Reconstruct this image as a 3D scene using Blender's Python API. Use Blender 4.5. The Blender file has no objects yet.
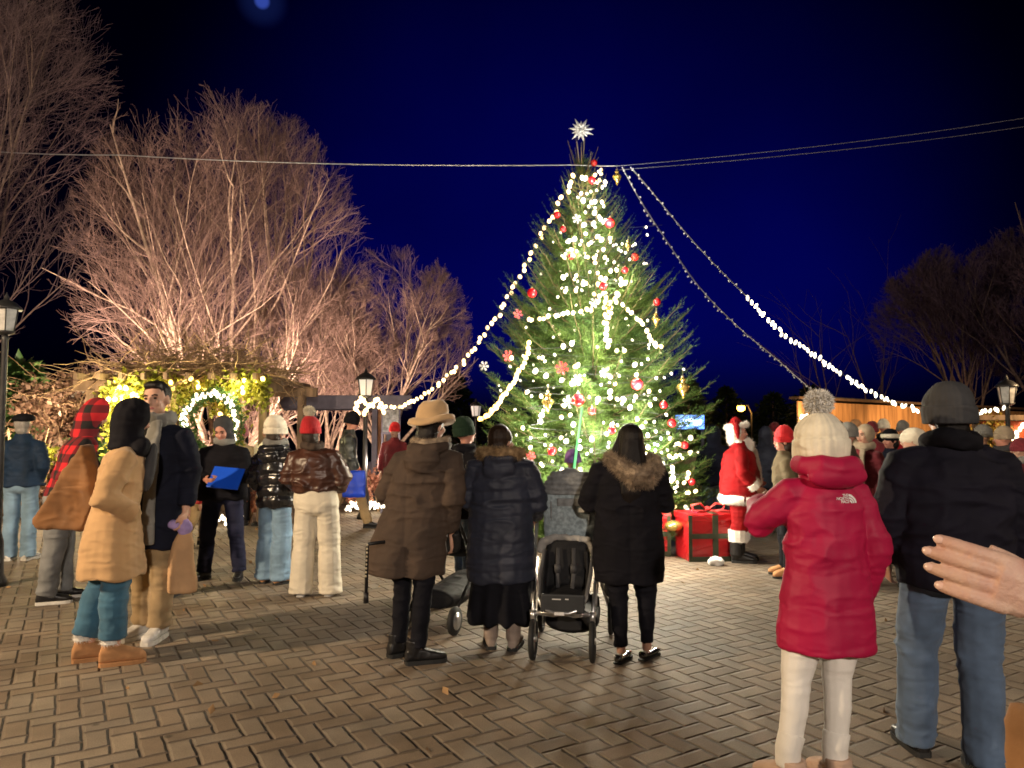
import bpy, math, random
import numpy as np
from mathutils import Vector, Matrix, Euler
from mathutils.bvhtree import BVHTree
SC = bpy.context.scene
COL = SC.collection
R = math.radians
PI = math.pi
rng = np.random.default_rng(7)
random.seed(7)

# ------------------------------------------------------------------ camera
F = 740.0; CAMZ = 1.6; PITCH = math.atan((428-384)/F)
cam = bpy.data.objects.new('camera', bpy.data.cameras.new('camera')); COL.objects.link(cam)
cam.location = (0, 0, CAMZ); cam.rotation_euler = (PI/2+PITCH, 0, 0)
cam.data.sensor_width = 36; cam.data.lens = 36*F/1024; cam.data.clip_end = 3000; cam.data.clip_start = 0.05
SC.camera = cam
def ray(px, py):
    u = (384-py)/F; dx = (px-512)/F
    return Vector((dx, math.cos(PITCH)-u*math.sin(PITCH), math.sin(PITCH)+u*math.cos(PITCH)))
def at(px, py, Y):
    d = ray(px, py); t = Y/d.y
    return Vector((d.x*t, Y, CAMZ+d.z*t))
def gx(px, Y):
    return at(px, 500, Y).x

# ------------------------------------------------------------------ objects
def tag(o, label=None, cat=None, group=None, kind=None):
    if label: o['label'] = label
    if cat: o['category'] = cat
    if group: o['group'] = group
    if kind: o['kind'] = kind
    return o
def empty(name, loc, rz=0.0, label=None, cat=None, group=None):
    o = bpy.data.objects.new(name, None); COL.objects.link(o)
    o.location = loc; o.rotation_euler = (0, 0, rz); o.empty_display_size = .1
    return tag(o, label, cat, group)
def link(name, me, parent=None, mat=None, loc=None):
    o = bpy.data.objects.new(name, me); COL.objects.link(o)
    if mat is not None: me.materials.clear(); me.materials.append(mat)
    if parent is not None: o.parent = parent
    if loc is not None: o.location = loc
    return o
def mesh_np(name, v, faces, smooth=True):
    """v (n,3) array; faces list of tuples or (m,3)/(m,4) array"""
    me = bpy.data.meshes.new(name)
    v = np.asarray(v, dtype=np.float32)
    if isinstance(faces, np.ndarray):
        k = faces.shape[1]; m = len(faces)
        me.vertices.add(len(v)); me.vertices.foreach_set('co', v.ravel())
        me.loops.add(m*k); me.loops.foreach_set('vertex_index', faces.astype(np.int32).ravel())
        me.polygons.add(m); me.polygons.foreach_set('loop_start', np.arange(0, m*k, k, dtype=np.int32))
        me.polygons.foreach_set('loop_total', np.full(m, k, dtype=np.int32))
        me.update(calc_edges=True); me.validate()
    else:
        me.from_pydata([tuple(x) for x in v], [], [tuple(f) for f in faces]); me.update()
    if smooth: me.polygons.foreach_set('use_smooth', np.ones(len(me.polygons), dtype=bool))
    return me

class MB:
    """collects closed shapes for one mesh"""
    def __init__(s): s.v = []; s.f = []
    def add(s, v, f):
        n = len(s.v); s.v += [tuple(x) for x in v]; s.f += [tuple(i+n for i in q) for q in f]; return s
    def loft(s, rings):
        n = len(rings[0]); v = [p for r in rings for p in r]; f = []
        for k in range(len(rings)-1):
            a, b = k*n, (k+1)*n
            for i in range(n):
                j = (i+1) % n; f.append((a+i, a+j, b+j, b+i))
        f.append(tuple(reversed(range(n)))); f.append(tuple(range((len(rings)-1)*n, len(rings)*n)))
        return s.add(v, f)
    def tube(s, pts, rad, n=10, ref=(1, 0, 0)):
        P = [Vector(p) for p in pts]; m = len(P)
        if not hasattr(rad, '__len__'): rad = [rad]*m
        if len(rad) != m:
            xs = np.linspace(0, len(rad)-1, m); ra = []
            for x in xs:
                i = min(int(x), len(rad)-2); t = x-i
                A = rad[i] if hasattr(rad[i], '__len__') else (rad[i], rad[i]); B = rad[i+1] if hasattr(rad[i+1], '__len__') else (rad[i+1], rad[i+1])
                ra.append((A[0]*(1-t)+B[0]*t, A[1]*(1-t)+B[1]*t))
            rad = ra
        rings = []; rf = Vector(ref)
        for i, p in enumerate(P):
            t = (P[min(i+1, m-1)]-P[max(i-1, 0)]).normalized()
            u = rf-t*rf.dot(t)
            if u.length < 1e-3: u = Vector((0, 1, 0))-t*t.y
            u.normalize(); w = t.cross(u); rf = u if m > 6 else rf
            a, b = rad[i] if hasattr(rad[i], '__len__') else (rad[i], rad[i])
            rings.append([p+u*(a*math.cos(2*PI*k/n))+w*(b*math.sin(2*PI*k/n)) for k in range(n)])
        return s.loft(rings)
    def ell(s, c, r, n=14, m=9, rot=None):
        rings = []
        for i in range(m):
            th = PI*(i+.35)/(m-.3)
            rings.append([Vector((r[0]*math.sin(th)*math.cos(2*PI*k/n), r[1]*math.sin(th)*math.sin(2*PI*k/n), -r[2]*math.cos(th))) for k in range(n)])
        if rot is not None:
            rings = [[rot@p for p in q] for q in rings]
        return s.loft([[p+Vector(c) for p in q] for q in rings])
    def box(s, c, h, rot=None):
        v = [Vector((x*h[0], y*h[1], z*h[2])) for x in (-1, 1) for y in (-1, 1) for z in (-1, 1)]
        if rot is not None: v = [rot@p for p in v]
        v = [p+Vector(c) for p in v]
        return s.add(v, [(0, 1, 3, 2), (4, 6, 7, 5), (0, 4, 5, 1), (2, 3, 7, 6), (0, 2, 6, 4), (1, 5, 7, 3)])
    def lathe(s, prof, c=(0, 0, 0), n=16, rot=None):
        rings = [[Vector((r*math.cos(2*PI*k/n), r*math.sin(2*PI*k/n), z)) for k in range(n)] for r, z in prof]
        if rot is not None: rings = [[rot@p for p in q] for q in rings]
        return s.loft([[p+Vector(c) for p in q] for q in rings])
    def bar(s, a, b, w, h, up=(0, 0, 1)):
        a = Vector(a); b = Vector(b); t = (b-a); L = t.length; t.normalize(); u = Vector(up)
        x = t.cross(u).normalized(); z = x.cross(t)
        rot = Matrix((x, t, z)).transposed()
        return s.box((a+b)/2, (w/2, L/2, h/2), rot)
    def xf(s, fn):
        s.v = [tuple(fn(Vector(p))) for p in s.v]; return s
    def np(s): return np.array(s.v, dtype=np.float64)
    def mesh(s, name, smooth=True): return mesh_np(name, np.array(s.v), s.f, smooth)
    def build(s, name, mat, parent=None, smooth=True, bevel=0.0, sub=0, loc=None):
        o = link(name, s.mesh(name, smooth), parent, mat, loc)
        if bevel:
            b = o.modifiers.new('bevel', 'BEVEL'); b.width = bevel; b.segments = 2; b.limit_method = 'ANGLE'
            if smooth:
                for p in o.data.polygons: p.use_smooth = False
        if sub:
            m = o.modifiers.new('sub', 'SUBSURF'); m.levels = sub; m.render_levels = sub
        return o

# ------------------------------------------------------------------ noise
_H = rng.random((4096,))
def vnoise(p):
    p = np.asarray(p, dtype=np.float64); i = np.floor(p).astype(np.int64); f = p-i; f = f*f*(3-2*f)
    out = np.zeros(len(p))
    for dx in (0, 1):
        for dy in (0, 1):
            for dz in (0, 1):
                h = ((i[:, 0]+dx)*73856093 ^ (i[:, 1]+dy)*19349663 ^ (i[:, 2]+dz)*83492791) & 0xfffffff
                h = (h*2654435761 >> 7) % 4096
                w = (f[:, 0] if dx else 1-f[:, 0])*(f[:, 1] if dy else 1-f[:, 1])*(f[:, 2] if dz else 1-f[:, 2])
                out += w*_H[h]
    return out
def ridge(p): return 1-np.abs(2*vnoise(p)-1)

_tmp_dg = [None]
def organic(mb, voxel=.012, smooth=4, disp=None, name='part'):
    me = mb.mesh('tmp'); ob = bpy.data.objects.new('tmp', me); COL.objects.link(ob)
    r = ob.modifiers.new('r', 'REMESH'); r.mode = 'VOXEL'; r.voxel_size = voxel; r.adaptivity = 0
    if smooth:
        m = ob.modifiers.new('s', 'SMOOTH'); m.factor = .5; m.iterations = smooth
    dg = bpy.context.evaluated_depsgraph_get()
    out = bpy.data.meshes.new_from_object(ob.evaluated_get(dg))
    bpy.data.objects.remove(ob); bpy.data.meshes.remove(me)
    n = len(out.vertices); co = np.empty(n*3, dtype=np.float32); out.vertices.foreach_get('co', co); co = co.reshape(-1, 3).astype(np.float64)
    if disp is not None:
        no = np.empty(n*3, dtype=np.float32); out.vertex_normals.foreach_get('vector', no); no = no.reshape(-1, 3)
        co = disp(co, no)
    out.vertices.foreach_set('co', co.astype(np.float32).ravel()); out.update(); out.name = name
    out.polygons.foreach_set('use_smooth', np.ones(len(out.polygons), dtype=bool))
    return out

def fuzz(pts, nrm, L, W, jit=.5, down=0.0, seed=1):
    """narrow triangles standing on a surface: fur, hair, wool"""
    g = np.random.default_rng(seed); pts = np.asarray(pts); nrm = np.asarray(nrm); n = len(pts)
    d = nrm+g.normal(0, jit, (n, 3)); d[:, 2] -= down
    d /= np.linalg.norm(d, axis=1)[:, None]
    s = np.cross(d, g.normal(0, 1, (n, 3))); s /= np.linalg.norm(s, axis=1)[:, None]+1e-9
    l = L*(.6+.7*g.random(n))[:, None]
    v = np.stack([pts-s*W/2, pts+s*W/2, pts+d*l], axis=1).reshape(-1, 3)
    return v, np.arange(3*n).reshape(-1, 3)
def surf_samples(me, n, seed=1):
    g = np.random.default_rng(seed); me.calc_loop_triangles()
    t = np.empty(len(me.loop_triangles)*3, dtype=np.int32); me.loop_triangles.foreach_get('vertices', t); t = t.reshape(-1, 3)
    co = np.empty(len(me.vertices)*3, dtype=np.float32); me.vertices.foreach_get('co', co); co = co.reshape(-1, 3)
    a, b, c = co[t[:, 0]], co[t[:, 1]], co[t[:, 2]]; cr = np.cross(b-a, c-a); ar = np.linalg.norm(cr, axis=1)
    k = g.choice(len(t), n, p=ar/ar.sum()); r1 = np.sqrt(g.random(n))[:, None]; r2 = g.random(n)[:, None]
    return a[k]*(1-r1)+b[k]*r1*(1-r2)+c[k]*r1*r2, cr[k]/(ar[k][:, None]+1e-12)
def leaves(pts, size, seed=1, elong=1.8, nrm=None, jit=1.0):
    """small folded leaves (2 triangles each) at given points"""
    g = np.random.default_rng(seed); pts = np.asarray(pts); n = len(pts)
    d = g.normal(0, jit, (n, 3))
    if nrm is not None: d += nrm
    d /= np.linalg.norm(d, axis=1)[:, None]
    s = np.cross(d, g.normal(0, 1, (n, 3))); s /= np.linalg.norm(s, axis=1)[:, None]+1e-9
    z = np.cross(d, s)
    l = (size*(.6+.8*g.random(n)))[:, None]; w = l/elong/2
    v = np.stack([pts, pts+d*l*.5+s*w+z*w*.4, pts+d*l, pts+d*l*.5-s*w+z*w*.4], axis=1).reshape(-1, 3)
    b = np.arange(n)*4
    f = np.concatenate([np.stack([b, b+1, b+2], 1), np.stack([b, b+2, b+3], 1)])
    return v, f
def join_np(parts):
    vs, fs, n = [], [], 0
    for v, f in parts:
        vs.append(v); fs.append(f+n); n += len(v)
    return np.concatenate(vs), np.concatenate(fs)

# ------------------------------------------------------------------ materials
def newmat(name):
    m = bpy.data.materials.new(name); m.use_nodes = True
    nt = m.node_tree; b = nt.nodes['Principled BSDF']
    return m, nt, b
def N(nt, t, **k):
    n = nt.nodes.new(t)
    for a, v in k.items():
        if a.startswith('i_'):
            key = a[2:]; key = int(key) if key.isdigit() else key
            n.inputs[key].default_value = v
        else: setattr(n, a, v)
    return n
def surf(name, col, rough=.7, var=.25, vscale=8, bump=.15, bscale=60, fold=0.0, metal=0.0, spec=.4, sheen=0.0, coat=0.0, col2=None, aniso=None, sss=0.0, bdist=.004):
    m, nt, b = newmat(name)
    tc = N(nt, 'ShaderNodeTexCoord')
    mp = N(nt, 'ShaderNodeMapping'); nt.links.new(tc.outputs['Object'], mp.inputs[0])
    if aniso: mp.inputs['Scale'].default_value = aniso
    no = N(nt, 'ShaderNodeTexNoise'); no.inputs['Scale'].default_value = vscale; no.inputs['Detail'].default_value = 6
    nt.links.new(mp.outputs[0], no.inputs['Vector'])
    rp = N(nt, 'ShaderNodeValToRGB'); c = Vector(col[:3]); c2 = Vector(col2) if col2 else c*(1-var)
    rp.color_ramp.elements[0].position = .35; rp.color_ramp.elements[1].position = .68
    rp.color_ramp.elements[0].color = (*c2, 1); rp.color_ramp.elements[1].color = (*(c if col2 else c*(1+var*.5)), 1)
    nt.links.new(no.outputs[0], rp.inputs[0]); nt.links.new(rp.outputs[0], b.inputs['Base Color'])
    b.inputs['Roughness'].default_value = rough; b.inputs['Metallic'].default_value = metal
    b.inputs['Specular IOR Level'].default_value = spec
    if sheen: b.inputs['Sheen Weight'].default_value = sheen
    if coat: b.inputs['Coat Weight'].default_value = coat; b.inputs['Coat Roughness'].default_value = .15
    if sss: b.inputs['Subsurface Weight'].default_value = sss; b.inputs['Subsurface Radius'].default_value = (.01, .004, .002)
    if bump:
        n2 = N(nt, 'ShaderNodeTexNoise'); n2.inputs['Scale'].default_value = bscale; n2.inputs['Detail'].default_value = 4
        nt.links.new(mp.outputs[0], n2.inputs['Vector'])
        bp = N(nt, 'ShaderNodeBump'); bp.inputs['Strength'].default_value = bump; bp.inputs['Distance'].default_value = bdist
        nt.links.new(n2.outputs[0], bp.inputs['Height']); nt.links.new(bp.outputs[0], b.inputs['Normal'])
        if fold:
            m3 = N(nt, 'ShaderNodeMapping'); m3.inputs['Scale'].default_value = (1, 1, 2.1); m3.inputs['Rotation'].default_value = (.35, .5, 0); nt.links.new(tc.outputs['Object'], m3.inputs[0])
            n3 = N(nt, 'ShaderNodeTexNoise', noise_type='RIDGED_MULTIFRACTAL'); n3.inputs['Scale'].default_value = 5.0; n3.inputs['Detail'].default_value = 2.5; n3.inputs['Distortion'].default_value = .9
            nt.links.new(m3.outputs[0], n3.inputs['Vector'])
            b3 = N(nt, 'ShaderNodeBump'); b3.inputs['Strength'].default_value = fold; b3.inputs['Distance'].default_value = .022
            nt.links.new(n3.outputs[0], b3.inputs['Height']); nt.links.new(b3.outputs[0], bp.inputs['Normal'])
    return m
def glow(name, col, strength):
    m, nt, b = newmat(name)
    b.inputs['Base Color'].default_value = (.8, .8, .8, 1)
    b.inputs['Emission Color'].default_value = (*col, 1); b.inputs['Emission Strength'].default_value = strength
    if 'bulb' in name:
        oi = N(nt, 'ShaderNodeObjectInfo'); mr = N(nt, 'ShaderNodeMapRange'); mr.inputs[3].default_value = strength*.35; mr.inputs[4].default_value = strength*1.5
        nt.links.new(oi.outputs['Random'], mr.inputs[0]); nt.links.new(mr.outputs[0], b.inputs['Emission Strength'])
    return m
def cloth(name, col, rough=.85, **k):
    k.setdefault('sheen', .12 if max(col) > .12 else 0.0); k.setdefault('spec', .4 if max(col) > .12 else .18); k.setdefault('fold', .75); k.setdefault('bscale', 220); k.setdefault('bump', .25); k.setdefault('vscale', 6); k.setdefault('var', .3)
    return surf(name, col, rough, **k)
def leafmat(name, col, col2, vs=3.0, trans=.25):
    m, nt, b = newmat(name)
    tc = N(nt, 'ShaderNodeTexCoord'); no = N(nt, 'ShaderNodeTexNoise'); no.inputs['Scale'].default_value = vs; no.inputs['Detail'].default_value = 5
    nt.links.new(tc.outputs['Object'], no.inputs['Vector'])
    rp = N(nt, 'ShaderNodeValToRGB'); rp.color_ramp.elements[0].position = .35; rp.color_ramp.elements[1].position = .65
    rp.color_ramp.elements[0].color = (*col, 1); rp.color_ramp.elements[1].color = (*col2, 1)
    nt.links.new(no.outputs[0], rp.inputs[0]); nt.links.new(rp.outputs[0], b.inputs['Base Color'])
    b.inputs['Roughness'].default_value = .55
    if trans:
        t = N(nt, 'ShaderNodeBsdfTranslucent'); mx = N(nt, 'ShaderNodeMixShader'); mx.inputs[0].default_value = trans
        nt.links.new(rp.outputs[0], t.inputs[0]); nt.links.new(b.outputs[0], mx.inputs[1]); nt.links.new(t.outputs[0], mx.inputs[2])
        nt.links.new(mx.outputs[0], nt.nodes['Material Output'].inputs[0])
    return m
# ------------------------------------------------------------------ world, render
W = bpy.data.worlds.new('World'); SC.world = W; W.use_nodes = True
nt = W.node_tree; bg = nt.nodes['Background']
SUN_EL, SUN_AZ = R(-3.0), R(8.0)
sky = nt.nodes.new('ShaderNodeTexSky'); sky.sky_type = 'NISHITA'; sky.sun_disc = False
sky.sun_elevation = SUN_EL; sky.sun_rotation = SUN_AZ; sky.air_density = 1.0; sky.dust_density = .3; sky.ozone_density = 6
mul = nt.nodes.new('ShaderNodeMix'); mul.data_type = 'RGBA'; mul.blend_type = 'MULTIPLY'; mul.inputs[0].default_value = 1
nt.links.new(sky.outputs[0], mul.inputs[6]); mul.inputs[7].default_value = (.045, .055, 1.0, 1)
# town glow: the night sky is richest just over the roofs behind the tree and falls to near black overhead
tcw = nt.nodes.new('ShaderNodeTexCoord')
def lobe(d, lo, hi, v0, v1):
    dt = nt.nodes.new('ShaderNodeVectorMath'); dt.operation = 'DOT_PRODUCT'; nt.links.new(tcw.outputs['Generated'], dt.inputs[0]); dt.inputs[1].default_value = d
    mr = nt.nodes.new('ShaderNodeMapRange'); mr.interpolation_type = 'SMOOTHSTEP'; mr.inputs[1].default_value = lo; mr.inputs[2].default_value = hi; mr.inputs[3].default_value = v0; mr.inputs[4].default_value = v1
    nt.links.new(dt.outputs['Value'], mr.inputs[0]); return mr.outputs[0]
gl = lobe(tuple(ray(560, 300).normalized()), .83, 1.0, .07, 1.25)
cn = nt.nodes.new('ShaderNodeTexNoise'); cn.inputs['Scale'].default_value = 3.2; cn.inputs['Detail'].default_value = 4; nt.links.new(tcw.outputs['Generated'], cn.inputs['Vector'])
cr = nt.nodes.new('ShaderNodeMapRange'); cr.inputs[1].default_value = .3; cr.inputs[2].default_value = .7; cr.inputs[3].default_value = .82; cr.inputs[4].default_value = 1.2; nt.links.new(cn.outputs[0], cr.inputs[0])
m1 = nt.nodes.new('ShaderNodeMath'); m1.operation = 'MULTIPLY'; nt.links.new(gl, m1.inputs[0]); nt.links.new(cr.outputs[0], m1.inputs[1])
vs = nt.nodes.new('ShaderNodeVectorMath'); vs.operation = 'SCALE'; nt.links.new(mul.outputs[2], vs.inputs[0]); nt.links.new(m1.outputs[0], vs.inputs['Scale'])
# blurred moon behind thin cloud
md = tuple(ray(262, 1).normalized())
mo_ = lobe(md, .9995, 1.0, 0, .10); mi_ = lobe(md, .99995, .99999, 0, .9); ms_ = nt.nodes.new('ShaderNodeMath'); nt.links.new(mo_, ms_.inputs[0]); nt.links.new(mi_, ms_.inputs[1])
mc = nt.nodes.new('ShaderNodeVectorMath'); mc.operation = 'SCALE'; mc.inputs[0].default_value = (.10, .20, 1.1); nt.links.new(ms_.outputs[0], mc.inputs['Scale'])
va = nt.nodes.new('ShaderNodeVectorMath'); nt.links.new(vs.outputs[0], va.inputs[0]); nt.links.new(mc.outputs[0], va.inputs[1])
nt.links.new(va.outputs[0], bg.inputs[0]); bg.inputs[1].default_value = 0.15
SC.view_settings.view_transform = 'Standard'; SC.view_settings.look = 'None'; SC.view_settings.exposure = 1.0; SC.view_settings.gamma = 1
SC.view_settings.use_curve_mapping = False
cy = SC.cycles; SC.render.engine = 'CYCLES'
cy.use_denoising = True
try: cy.denoiser = 'OPENIMAGEDENOISE'; cy.denoising_input_passes = 'RGB_ALBEDO_NORMAL'
except Exception: pass
cy.max_bounces = 4; cy.diffuse_bounces = 2; cy.glossy_bounces = 2; cy.transmission_bounces = 4; cy.transparent_max_bounces = 6
cy.sample_clamp_indirect = 2.0; cy.caustics_reflective = False; cy.caustics_refractive = False; cy.use_light_tree = True
SC.render.film_transparent = False
cy.filter_width = 1.7

moonlight = bpy.data.objects.new('moonlight', bpy.data.lights.new('moonlight', 'SUN')); COL.objects.link(moonlight)
moonlight.data.energy = .015; moonlight.data.color = (.6, .7, 1); moonlight.data.angle = R(.5); moonlight.rotation_euler = (R(-58), 0, R(-20))

def lamp(kind, loc, energy, col, size=.1, target=None, spot=90, blend=.6, name='lamp_light'):
    d = bpy.data.lights.new(name, kind); d.energy = energy; d.color = col
    if kind in ('POINT', 'SPOT'): d.shadow_soft_size = size
    if kind == 'SPOT': d.spot_size = R(spot); d.spot_blend = blend
    o = bpy.data.objects.new(name, d); COL.objects.link(o); o.location = loc
    if target is not None:
        v = Vector(target)-Vector(loc); o.rotation_euler = v.to_track_quat('-Z', 'Y').to_euler()
    return o
WARM = (1, .72, .42)
# plaza lantern out of view at the left, then unseen fill lights behind and right
lamp('POINT', (-7.4, 2.6, 3.6), 1150, (1, .74, .46), .10)
lamp('POINT', (2.2, -8.5, 5.2), 1900, (1, .85, .70), .22)
lamp('POINT', (7.5, 3.0, 4.2), 90, (1, .78, .56), .25)
# garden uplights under the bare trees, then lights added to brighten arbour and beds
lamp('SPOT', (-9.5, 15.0, .5), 2200, (1, .69, .52), .2, (-7.5, 20.5, 6.5), 120, .9)
lamp('SPOT', (-4.5, 16.5, .4), 1500, (1, .69, .52), .2, (-5.2, 22, 6), 110, .9)
lamp('SPOT', (-11.5, 8.0, .4), 110, (1, .54, .58), .2, (-12.0, 13, 5.5), 120, .9)
lamp('POINT', (-8.3, 12.6, 1.6), 120, (1, .76, .5), .15)
lamp('POINT', (-6.2, 11.7, 2.1), 55, (1, .85, .4), .15)
lamp('SPOT', (-6.6, 10.6, .5), 500, (1, .74, .45), .15, (-5.6, 13.2, 3.0), 80, .9)
lamp('POINT', (-4.4, 11.75, 2.2), 26, (1, .85, .4), .15)
lamp('POINT', (-2.5, 13.2, 1.0), 35, (1, .80, .62), .15)
# market side
lamp('SPOT', (8.4, 17.4, 2.5), 560, (1, .60, .26), .2, (8.6, 20.3, 1.0), 84, .7)
lamp('SPOT', (11.6, 18.0, 2.5), 620, (1, .60, .26), .2, (12.2, 21.4, 1.0), 84, .7)
lamp('POINT', (9.6, 12.6, 2.6), 110, (1, .66, .34), .2)
lamp('SPOT', (14.0, 11.0, .6), 60, (.85, .45, .60), .3, (15.5, 23, 6), 110, .9)

# ------------------------------------------------------------------ ground
def paver_mat():
    m, nt, b = newmat('brick_pavers'); L = nt.links.new
    tc = N(nt, 'ShaderNodeTexCoord')
    wob = N(nt, 'ShaderNodeTexNoise'); wob.inputs['Scale'].default_value = 9; wob.inputs['Detail'].default_value = 2
    L(tc.outputs['Object'], wob.inputs['Vector'])
    w1 = N(nt, 'ShaderNodeVectorMath', operation='SUBTRACT', i_1=(.5, .5, .5)); L(wob.outputs['Color'], w1.inputs[0])
    w2 = N(nt, 'ShaderNodeVectorMath', operation='SCALE'); w2.inputs['Scale'].default_value = .016; L(w1.outputs[0], w2.inputs[0])
    w3 = N(nt, 'ShaderNodeVectorMath', operation='ADD'); L(tc.outputs['Object'], w3.inputs[0]); L(w2.outputs[0], w3.inputs[1])
    mp = N(nt, 'ShaderNodeMapping'); mp.inputs['Rotation'].default_value = (0, 0, R(31)); mp.inputs['Scale'].default_value = (8.3, -8.3, 8.3)
    L(w3.outputs[0], mp.inputs[0])
    sx = N(nt, 'ShaderNodeSeparateXYZ'); L(mp.outputs[0], sx.inputs[0])
    def M(op, a, b_=None, c=None):
        n = N(nt, 'ShaderNodeMath', operation=op)
        for i, x in enumerate((a, b_, c)):
            if x is None: continue
            if isinstance(x, (int, float)): n.inputs[i].default_value = x
            else: L(x, n.inputs[i])
        return n.outputs[0]
    u, v = sx.outputs[0], sx.outputs[1]
    ix, iy = M('FLOOR', u), M('FLOOR', v); fu, fv = M('SUBTRACT', u, ix), M('SUBTRACT', v, iy)
    d = M('FLOORED_MODULO', M('SUBTRACT', ix, iy), 4)
    eq = [M('COMPARE', d, k, .3) for k in range(4)]
    dl = M('ADD', fu, M('MULTIPLY', eq[1], 9)); dr = M('ADD', M('SUBTRACT', 1, fu), M('MULTIPLY', eq[0], 9))
    db = M('ADD', fv, M('MULTIPLY', eq[2], 9)); dt = M('ADD', M('SUBTRACT', 1, fv), M('MULTIPLY', eq[3], 9))
    dist = M('MINIMUM', M('MINIMUM', dl, dr), M('MINIMUM', db, dt))
    ox, oy = M('SUBTRACT', ix, eq[1]), M('SUBTRACT', iy, eq[2])
    cb = N(nt, 'ShaderNodeCombineXYZ'); L(ox, cb.inputs[0]); L(oy, cb.inputs[1])
    wn = N(nt, 'ShaderNodeTexWhiteNoise', noise_dimensions='2D'); L(cb.outputs[0], wn.inputs['Vector'])
    rp = N(nt, 'ShaderNodeValToRGB'); e = rp.color_ramp.elements
    e[0].color = (.24, .18, .127, 1); e[1].color = (.345, .275, .20, 1); x = e.new(.45); x.color = (.29, .222, .158, 1); x = e.new(.8); x.color = (.285, .235, .182, 1)
    L(wn.outputs['Value'], rp.inputs[0])
    st = N(nt, 'ShaderNodeTexNoise'); st.inputs['Scale'].default_value = 1.1; st.inputs['Detail'].default_value = 7; st.inputs['Roughness'].default_value = .65
    L(tc.outputs['Object'], st.inputs['Vector'])
    gr = N(nt, 'ShaderNodeTexNoise'); gr.inputs['Scale'].default_value = 140; gr.inputs['Detail'].default_value = 3; L(tc.outputs['Object'], gr.inputs['Vector'])
    sr = N(nt, 'ShaderNodeMapRange'); sr.inputs[1].default_value = .3; sr.inputs[2].default_value = .72; sr.inputs[3].default_value = .58; sr.inputs[4].default_value = 1.2; L(st.outputs[0], sr.inputs[0])
    g2 = N(nt, 'ShaderNodeMapRange'); g2.inputs[1].default_value = .3; g2.inputs[2].default_value = .7; g2.inputs[3].default_value = .8; g2.inputs[4].default_value = 1.15; L(gr.outputs[0], g2.inputs[0])
    jt = N(nt, 'ShaderNodeMapRange', interpolation_type='SMOOTHSTEP'); jt.inputs[1].default_value = .015; jt.inputs[2].default_value = .045; L(dist, jt.inputs[0])
    vo = N(nt, 'ShaderNodeTexVoronoi'); vo.inputs['Scale'].default_value = 1.9; L(tc.outputs['Object'], vo.inputs['Vector'])
    gm = N(nt, 'ShaderNodeMapRange'); gm.inputs[1].default_value = .030; gm.inputs[2].default_value = .055; gm.inputs[3].default_value = .5; gm.inputs[4].default_value = 1.0; L(vo.outputs['Distance'], gm.inputs[0])
    s3 = N(nt, 'ShaderNodeTexNoise'); s3.inputs['Scale'].default_value = .33; s3.inputs['Detail'].default_value = 8; s3.inputs['Roughness'].default_value = .7; s3.inputs['Distortion'].default_value = .6; L(tc.outputs['Object'], s3.inputs['Vector'])
    s4 = N(nt, 'ShaderNodeMapRange'); s4.inputs[1].default_value = .38; s4.inputs[2].default_value = .6; s4.inputs[3].default_value = .66; s4.inputs[4].default_value = 1.08; L(s3.outputs[0], s4.inputs[0])
    mulv = M('MULTIPLY', M('MULTIPLY', sr.outputs[0], g2.outputs[0]), M('MULTIPLY', gm.outputs[0], s4.outputs[0]))
    mx = N(nt, 'ShaderNodeMix', data_type='RGBA', blend_type='MULTIPLY'); mx.inputs[0].default_value = 1; L(rp.outputs[0], mx.inputs[6])
    cg = N(nt, 'ShaderNodeCombineColor'); [L(mulv, cg.inputs[k]) for k in range(3)]; L(cg.outputs[0], mx.inputs[7])
    mj = N(nt, 'ShaderNodeMix', data_type='RGBA'); L(jt.outputs[0], mj.inputs[0]); mj.inputs[6].default_value = (.150, .112, .078, 1); L(mx.outputs[2], mj.inputs[7])
    L(mj.outputs[2], b.inputs['Base Color'])
    rr = N(nt, 'ShaderNodeMapRange'); rr.inputs[3].default_value = .58; rr.inputs[4].default_value = .85; L(st.outputs[0], rr.inputs[0]); L(rr.outputs[0], b.inputs['Roughness'])
    hh = N(nt, 'ShaderNodeMapRange', interpolation_type='SMOOTHSTEP'); hh.inputs[1].default_value = .01; hh.inputs[2].default_value = .13; L(dist, hh.inputs[0])
    tilt = M('MULTIPLY', wn.outputs['Value'], .45)
    ht = M('ADD', M('ADD', hh.outputs[0], tilt), M('MULTIPLY', gr.outputs[0], .10))
    bp = N(nt, 'ShaderNodeBump'); bp.inputs['Strength'].default_value = 1.0; bp.inputs['Distance'].default_value = .030; L(ht, bp.inputs['Height']); L(bp.outputs[0], b.inputs['Normal'])
    return m
def sheet(name, x0, x1, y0, y1, z, mat, nx=1, ny=1):
    me = mesh_np(name, [(x0, y0, z), (x1, y0, z), (x1, y1, z), (x0, y1, z)], [(0, 1, 2, 3)], False)
    return tag(link(name, me, None, mat), kind='structure')
sheet('ground', -400, 400, -200, 900, -.004, surf('garden_soil', (.05, .04, .026), .95, .4, 2.0, .6, 30, bdist=.03))
sheet('plaza_paving', -14, 18, -9, 15.5, 0.0, paver_mat())
sheet('garden_path', -4.6, 1.2, 15.6, 40, 0.004, surf('pale_gravel', (.30, .26, .22), .95, .4, 30, .7, 90, bdist=.02))
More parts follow.
